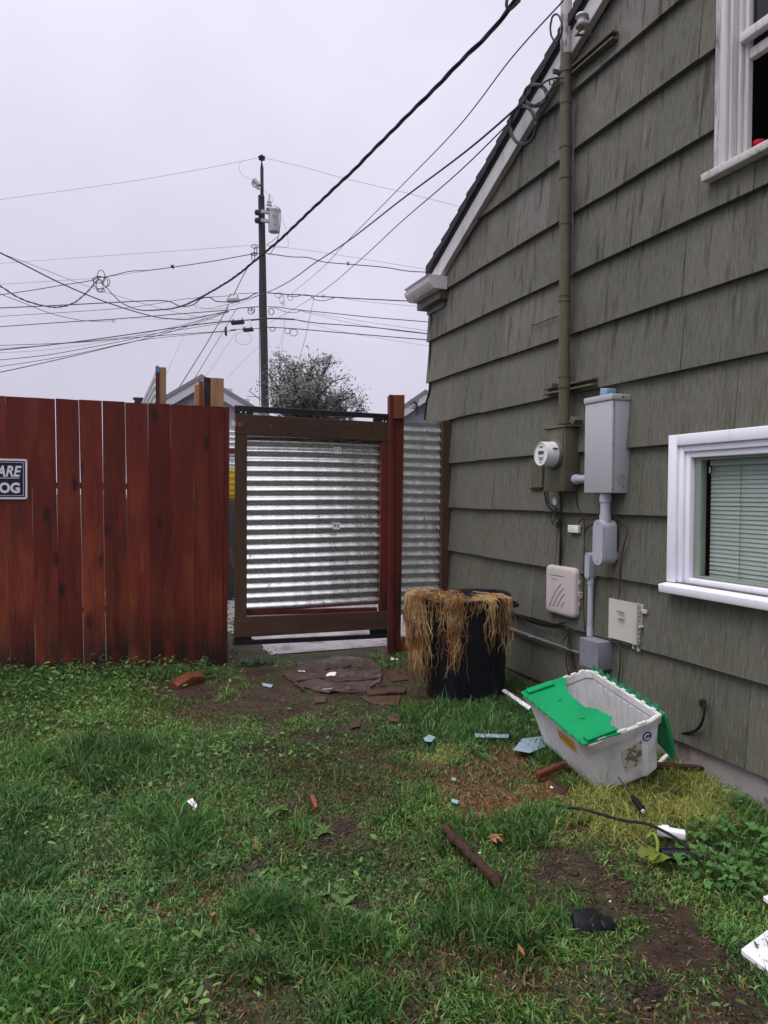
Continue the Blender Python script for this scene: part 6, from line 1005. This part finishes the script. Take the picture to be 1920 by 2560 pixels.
dfw = xx*FW.x+yy*FW.y; keep = rng.random(len(xx)) < np.clip(2.3/dfw, .35, 1); xx, yy = xx[keep], yy[keep]
mud = mx_(MUD, xx, yy); th_ = mx_(THATCH, xx, yy); ye = mx_(YELG, xx, yy); lu = mx_(LUSH, xx, yy); wr = mx_(WORN, xx, yy)*np.clip(.35+(fbm(xx*4+31, yy*4, 3)-.35)*2.2, 0, 1)
big = fbm(xx*1.1+9, yy*1.1, 3); med = fbm(xx*3.5, yy*3.5+4, 3); fine = fbm(xx*12, yy*12, 2)
# keep can, tote footprint clear
incan = np.hypot(xx-CB.x, yy-CB.y) < RBm+.01
loc = np.array([[RT3.transposed()[i][j] for j in range(3)] for i in range(3)]); rel = np.stack([xx-TO.x, yy-TO.y, gh(xx, yy)-TO.z], -1) @ loc.T
intote = (np.abs(rel[:, 0]) < TL/2-.05) & (np.abs(rel[:, 1]) < TW/2-.05)
dens = np.clip(.80+(fine-.5)*.9+(med-.5)*1.2-wr*.10, .14, 1)*(1-mud*.975)*(1-th_*.9); keep = (rng.random(len(xx)) < dens*.75) & ~incan & ~intote & (xx < WX-.015)
xx, yy, mud, th_, ye, lu, big, med, fine, wr = [v[keep] for v in (xx, yy, mud, th_, ye, lu, big, med, fine, wr)]; n = len(xx)
hgt = (.020+.017*rng.random(n)+.020*np.clip(med-.45, 0, 1)*2)*(1+lu*rng.uniform(.2, 1.3, n)); hgt *= np.where(rng.random(n) < .06, 1.6, 1); hgt *= (1-.35*mud)*(1-.35*wr)
wid = rng.uniform(.0026, .0062, n); lean = rng.uniform(.45, 1.35, n)*(1-lu*.3)
g1 = np.array([.108, .225, .034]); g2 = np.array([.056, .160, .040]); g3 = np.array([.25, .37, .115]); br = np.array([.30, .19, .065]); yl = np.array([.26, .24, .07]); dk = np.array([.020, .055, .010])
m1 = np.clip((big-.35)*2.4, 0, 1)[:, None]; col = g2*(1-m1)+g1*m1; r_ = rng.random(n)[:, None]; col = np.where(r_ < .22, col*.35+g3*.65, col); col = np.where((r_ > .25) & (r_ < .46), dk, col); col = np.where((r_ > .955-.12*(1-m1*0)*np.clip(.5-med, 0, 1)[:, None]*2), br, col)
col = col*(1-lu[:, None]*.35)+np.array([.045, .120, .030])*lu[:, None]*.35; yq = (ye*rng.random(n) > .33)[:, None]; col = np.where(yq, yl*.55+g3*.3+br*.15*rng.random((n, 1)), col)
col = col*(1-.34*wr[:, None]); col = np.where((wr*rng.random(n) > .62)[:, None], br*.55, col); col = col*rng.uniform(.5, 1.3, (n, 1))*np.clip(.55+1.0*fbm(xx*2.6+40, yy*2.6, 3), .6, 1.25)[:, None]; col = np.where((mud*rng.random(n) > .5)[:, None], br*.6, col)
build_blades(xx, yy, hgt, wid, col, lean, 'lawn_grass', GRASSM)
print('blades', n)
# thatch: flattened dead straw
def onpatches(Ls, N):
    X_, Y_ = [], []
    for P in Ls:
        a = rng.uniform(-1.3, 1.3, N); b = rng.uniform(-1.3, 1.3, N); x = P[0]+P[2].x*a+P[3].x*b; y = P[1]+P[2].y*a+P[3].y*b; k = inpatch(P, x, y)*1.0 > rng.random(N); X_.append(x[k]); Y_.append(y[k])
    return np.concatenate(X_), np.concatenate(Y_)
x, y = onpatches(THATCH, 5200); k = x < WX-.03; x, y = x[k], y[k]; n = len(x); cc_ = np.array([.21, .095, .045])*rng.uniform(.25, 1.5, (n, 1)); cc_ = np.where(rng.random((n, 1)) < .14, np.array([.48, .34, .16])*rng.uniform(.7, 1.2, (n, 1)), cc_)
build_blades(x, y, rng.uniform(.02, .055, n), rng.uniform(.0016, .0032, n), cc_, rng.uniform(1.0, 1.5, n), 'dead_thatch', GRASSM, 1.4)
x, y = onpatches(YELG[:2]+YELG[4:], 3600); k = (x < WX-.03); x, y = x[k], y[k]; n = len(x); build_blades(x, y, rng.uniform(.05, .12, n), rng.uniform(.002, .004, n), np.where(rng.random((n, 1)) < .35, np.array([.46, .42, .13]), np.array([.24, .29, .055]))*rng.uniform(.6, 1.2, (n, 1)), rng.uniform(.6, 1.3, n), 'yellowed_grass', GRASSM, 1.3)
# tufts: denser, taller, dark
tx, ty_ = [], []
for (px, py, s_, k_) in ((570, 1985, .09, 300), (660, 2000, .06, 120), (750, 2045, .09, 300), (870, 2060, .06, 90), (100, 2120, .16, 620), (200, 2090, .12, 420), (310, 2090, .1, 300), (370, 1830, .06, 160), (440, 1790, .07, 180), (880, 1540, .08, 300), (950, 1560, .1, 460), (1040, 1560, .1, 420), (1000, 1590, .1, 320), (1230, 1600, .07, 220), (1180, 1640, .07, 260), (30, 1450, .12, 360), (120, 1470, .1, 300), (250, 1460, .1, 260), (380, 1460, .06, 140), (1230, 1700, .05, 160), (1600, 1760, .1, 300), (1560, 1700, .06, 160), (250, 1660, .1, 260), (60, 1660, .12, 300), (1100, 1480, .1, 260), (1150, 1560, .08, 240), (800, 2180, .1, 260), (30, 2190, .12, 320), (1050, 1960, .12, 300), (1180, 2000, .1, 260), (300, 1760, .1, 240), (1290, 1640, .05, 120), (640, 1800, .08, 160)):
    c_ = G(*DD(px, py)); tx.append(rng.normal(c_.x, s_*.55, k_)); ty_.append(rng.normal(c_.y, s_*.55, k_))
x = np.concatenate(tx); y = np.concatenate(ty_); k = (x < WX-.02) & (y < FY-.01) & (np.hypot(x-CB.x, y-CB.y) > RBm+.01); x, y = x[k], y[k]; n = len(x)
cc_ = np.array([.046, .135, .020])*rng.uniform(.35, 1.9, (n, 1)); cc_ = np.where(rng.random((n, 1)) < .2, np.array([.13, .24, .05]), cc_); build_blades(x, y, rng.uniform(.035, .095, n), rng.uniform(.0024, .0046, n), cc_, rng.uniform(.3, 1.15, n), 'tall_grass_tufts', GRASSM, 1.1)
# small round weed leaves as ground cover
def build_leaves(x, y, s, col, name, lift):
    n = len(x); z = gh(x, y)+lift; a = rng.uniform(0, 2*np.pi, n); ti = rng.uniform(-.5, .5, (n, 2)); d1 = np.stack([np.cos(a), np.sin(a), ti[:, 0]], -1)*s[:, None]; d2 = np.stack([-np.sin(a), np.cos(a), ti[:, 1]], -1)*s[:, None]; c = np.stack([x, y, z], -1); up2 = np.array([0, 0, 1.])*s[:, None]*.18
    ang = [(-1, 0), (-.45, .42), (.15, .52), (.72, .32), (1, 0), (.72, -.32), (.15, -.52), (-.45, -.42)]
    V = np.stack([c+d1*p*1+d2*q*.9*rng.uniform(.8, 1.15, (n, 1))-up2*abs(p) for p, q in ang]+[c-up2*.4], 1).reshape(-1, 3); i0 = np.arange(n)*9
    Ft = np.concatenate([np.stack([i0+k, i0+(k+1) % 8, i0+8], -1) for k in range(8)]); o = npmesh(name, V, Ft, 3, LEAFM, np.repeat(col, 9, axis=0)); return o
lx, ly = field(80000, .2, FY+.0); wz = fbm(lx*1.7+20, ly*1.7+5, 3); m_ = (1-mx_(MUD[:1]+MUD[3:6], lx, ly)*.9)*(1-mx_(THATCH, lx, ly)); fen_ = np.clip((ly-4.4)/.8, 0, 1)*(lx < .9); left = np.clip((.9-lx)/1.5, 0, 1)
pk = np.clip((wz-.40)*3.2, 0, 1)*(.42+.8*left)*np.clip((ly-.6)/2.4, .22, 1)+fen_*.9*left; k = (rng.random(len(lx)) < pk*m_*.62) & (lx < WX-.03) & (np.hypot(lx-CB.x, ly-CB.y) > RBm+.02); lx, ly = lx[k], ly[k]; n = len(lx); fen_ = fen_[k]
cc_ = np.array([.095, .185, .036])*rng.uniform(.35, 1.5, (n, 1)); cc_ = np.where(rng.random((n, 1)) < .1, np.array([.19, .25, .09]), cc_); sz = rng.uniform(.005, .017, n)*(1+.35*fen_)
kind(build_leaves(lx, ly, sz, cc_, 'low_weed_leaves', rng.uniform(.012, .042, n)+fen_*rng.uniform(0, .05, n)), 'stuff')
# straw flecks and clippings on mud and lawn
fx_, fy_ = field(15000, .2, FY); n = len(fx_); zz = gh(fx_, fy_)+.006+rng.uniform(0, .03, n)*(1-mx_(MUD, fx_, fy_)); a = rng.uniform(0, 6.28, n); L = rng.uniform(.003, .012, n); w = rng.uniform(.0008, .0018, n); c = np.stack([fx_, fy_, zz], -1); u = np.stack([np.cos(a)*L, np.sin(a)*L, rng.uniform(-.3, .3, n)*L], -1); v = np.stack([-np.sin(a)*w, np.cos(a)*w, 0*a], -1)
V = np.stack([c-u-v, c+u-v, c+u+v, c-u+v], 1).reshape(-1, 3); cc_ = np.array([.22, .15, .07])*rng.uniform(.3, 1.5, (n, 1)); k = (fx_ < WX-.02)
fl_ = (np.arange(n)*4)[:, None]+np.arange(4); kind(npmesh('grass_clippings', V, fl_[k], 4, GRASSM, np.repeat(cc_, 4, axis=0)), 'stuff')
# soil crumbs on the bare patches
x, y = onpatches(MUD, 520); k = x < WX-.03; x, y = x[k], y[k]; n = len(x); s = rng.gamma(1.6, .0013, n)+.0012; cbv = np.array([(-1, -1, -.5), (1, -1, -.5), (1, 1, -.5), (-1, 1, -.5), (-.6, -.6, .8), (.6, -.7, .7), (.7, .6, .8), (-.7, .7, .6)]); V = (np.stack([x, y, gh(x, y)+s*.2], -1)[:, None, :]+cbv[None]*s[:, None, None]*rng.uniform(.6, 1.3, (n, 8, 3))).reshape(-1, 3)
bf = np.array([(3, 2, 1, 0), (4, 5, 6, 7), (0, 1, 5, 4), (1, 2, 6, 5), (2, 3, 7, 6), (3, 0, 4, 7)]); kind(npmesh('soil_crumbs', V, (np.arange(n)[:, None, None]*8+bf[None]).reshape(-1, 4), 4, SOIL), 'stuff')
# broadleaf rosettes, each its own plant
def leafmesh(kind_, L, Wd):
    m_ = MB(); st = 9; ctr = []; lft = []; rgt = []
    for i in range(st):
        t_ = i/(st-1); zc = L*(.42*t_-.40*t_*t_)+.004
        w = Wd*(math.sin(math.pi*min(1, t_*1.0)**(.8)))*(.5+.5*t_)
        if kind_ == 1: w *= (1.15 if i % 2 else .55)
        w = max(w, .0012); ctr.append((t_*L, 0, zc)); lft.append((t_*L-(.12*L*.3 if kind_ == 1 and i % 2 else 0), w, zc+w*.18)); rgt.append((t_*L-(.12*L*.3 if kind_ == 1 and i % 2 else 0), -w, zc+w*.18))
    vs = ctr+lft+rgt; fs = [(i, i+1, st+i+1, st+i) for i in range(st-1)]+[(i+1, i, 2*st+i, 2*st+i+1) for i in range(st-1)]; m_.add(vs, fs, True); return m_
PLANT = M('weed_leaf_green', (.078, .135, .036), .42, layers=(((.13, .19, .06), (40, 40, 40), .5, .7, .5), ((.03, .06, .02), (12, 12, 12), .5, .7, .5)), rand=.35, trans=.15)
leafms = []
for kd, L_, w_ in ((1, .075, .019), (0, .055, .022), (1, .085, .020)):
    o = obj('leaf', leafmesh(kd, L_, w_), PLANT, None, base=(0, 0, 0)); leafms.append(o.data); bpy.data.objects.remove(o)
spots = [(620, 1885), (560, 1900), (585, 1925), (690, 1950), (655, 1925), (600, 1905), (720, 1935), (740, 1965), (640, 1960), (330, 1985), (250, 2040), (480, 2015), (390, 2060), (60, 1850), (150, 1700), (40, 1760), (230, 1790), (600, 1755), (700, 1800), (470, 1870), (280, 1880), (120, 1560), (320, 1545), (160, 2010), (60, 1960)]
first = None
def newplant(px, py):
    t_ = thing('rosette_weed', 'low rosette of toothed green weed leaves in the lawn', 'weed', lay(px, py, .002), 'rosette weeds scattered through the lawn'); return t_
for i, (px, py) in enumerate(spots):
    t_ = newplant(px, py); nl = random.randint(7, 11); a0 = random.uniform(0, 6); s_ = random.uniform(.5, .9)
    for k in range(nl):
        o = bpy.data.objects.new('leaf', random.choice(leafms)); COL.objects.link(o); o.parent = t_; o.rotation_euler = (random.uniform(-.15, .15), random.uniform(-.35, .1), a0+k*2*math.pi/nl+random.uniform(-.3, .3)); sc2 = s_*random.uniform(.7, 1.1); o.scale = (sc2, sc2, sc2)
# leafy plant mass lower right
def fan_leaf(r):
    m_ = MB(); n = 18; vs = [(0, 0, 0)]
    for k in range(n+1): a = -2.3+4.6*k/n; rr_ = r*(1-.26*(k % 3 == 0))*(1 if k % 3 else .9); vs.append((rr_*math.cos(a)+r*.25, rr_*math.sin(a), .12*rr_*math.sin(a*5)+.1*r))
    m_.add(vs, [(0, k, k+1) for k in range(1, n+1)], False); return m_
o = obj('leaf', fan_leaf(.022), M('leafy_weed_green', (.070, .165, .042), .5, layers=(((.12, .24, .08), (60, 60, 60), .5, .7, .5),), rand=.4, trans=.2), None, base=(0, 0, 0)); fanm = o.data; bpy.data.objects.remove(o)
for (px, py, s_, nl, lab) in ((1590, 1830, .16, 85, 'bushy weed with scalloped leaves by the foundation, nearest the wall'), (1540, 1900, .14, 75, 'bushy weed with scalloped leaves at the left front of the clump'), (1630, 1930, .15, 75, 'bushy weed with scalloped leaves touching the right border'), (1590, 1750, .10, 30, 'small scalloped leaf weed at the back of the clump')):
    b_ = lay(px, py); t_ = thing('leafy_weed', lab, 'weed', b_, 'scalloped leaf weeds by the foundation'); sm_ = MB()
    for k in range(nl):
        a = random.uniform(0, 6.28); r_ = s_*math.sqrt(random.random()); h_ = random.uniform(.03, .11)*(1-.5*r_/s_); p = b_+Vector((math.cos(a)*r_, math.sin(a)*r_, h_))
        if p.x > WX-.03: p.x = WX-.03-random.random()*.05
        p.z = float(gh(p.x, p.y))+h_; o = bpy.data.objects.new('leaf', fanm); COL.objects.link(o); o.parent = t_; o.location = p-b_; o.rotation_euler = (random.uniform(-.5, .5), random.uniform(-.5, .5), random.uniform(0, 6.28)); sc2 = random.uniform(.5, 1.05); o.scale = (sc2,)*3
        if k % 3 == 0: sm_.tube([b_+Vector((random.gauss(0, s_*.3), random.gauss(0, s_*.3), -.01)), p], .0014, 4, cap=False)
    obj('stem', sm_, PLANT, t_)
# tall weeds against the fence and at the gap
wm = []
for k in range(70):
    px = random.uniform(-20, 480) if k < 56 else random.uniform(497, 560); py = 1440+random.uniform(-5, 30) if k < 56 else random.uniform(1405, 1420); c_ = lay(px, py); c_.y = min(c_.y, FY-.03); h_ = random.uniform(.04, .13) if k < 56 else random.uniform(.03, .10); wm.append((c_, h_))
lx2, ly2, lift, = [], [], []
for c_, h_ in wm:
    for _ in range(14): lx2.append(c_.x+random.gauss(0, .03)); ly2.append(min(c_.y+random.gauss(0, .03), FY-.02)); lift.append(random.uniform(.01, h_))
n = len(lx2); kind(build_leaves(np.array(lx2), np.array(ly2), rng.uniform(.008, .02, n), np.array([.05, .105, .034])*rng.uniform(.6, 1.5, (n, 1)), 'fence_line_weeds', np.array(lift)), 'stuff')
lx2 = rng.uniform(.75, 1.05, 160); ly2 = rng.uniform(FY+.3, FY+.8, 160); kind(build_leaves(lx2, ly2, rng.uniform(.02, .04, 160), np.array([.09, .15, .05])*rng.uniform(.5, 1.5, (160, 1)), 'lane_weeds', rng.uniform(.02, .45, 160)), 'stuff')
hm = bpy.data.materials.new('haze'); hm.use_nodes = True; hn = hm.node_tree; hn.nodes.remove(hn.nodes['Principled BSDF']); pv = hn.nodes.new('ShaderNodeVolumePrincipled'); pv.inputs['Color'].default_value = (.93, .92, 1, 1); pv.inputs['Density'].default_value = .0008; hn.links.new(pv.outputs[0], hn.nodes['Material Output'].inputs['Volume'])
hb = MB().box((-60, -12, -1.5), (60, 60, 22)); kind(obj('haze', hb, hm), 'stuff')
print('objects', len(bpy.data.objects))
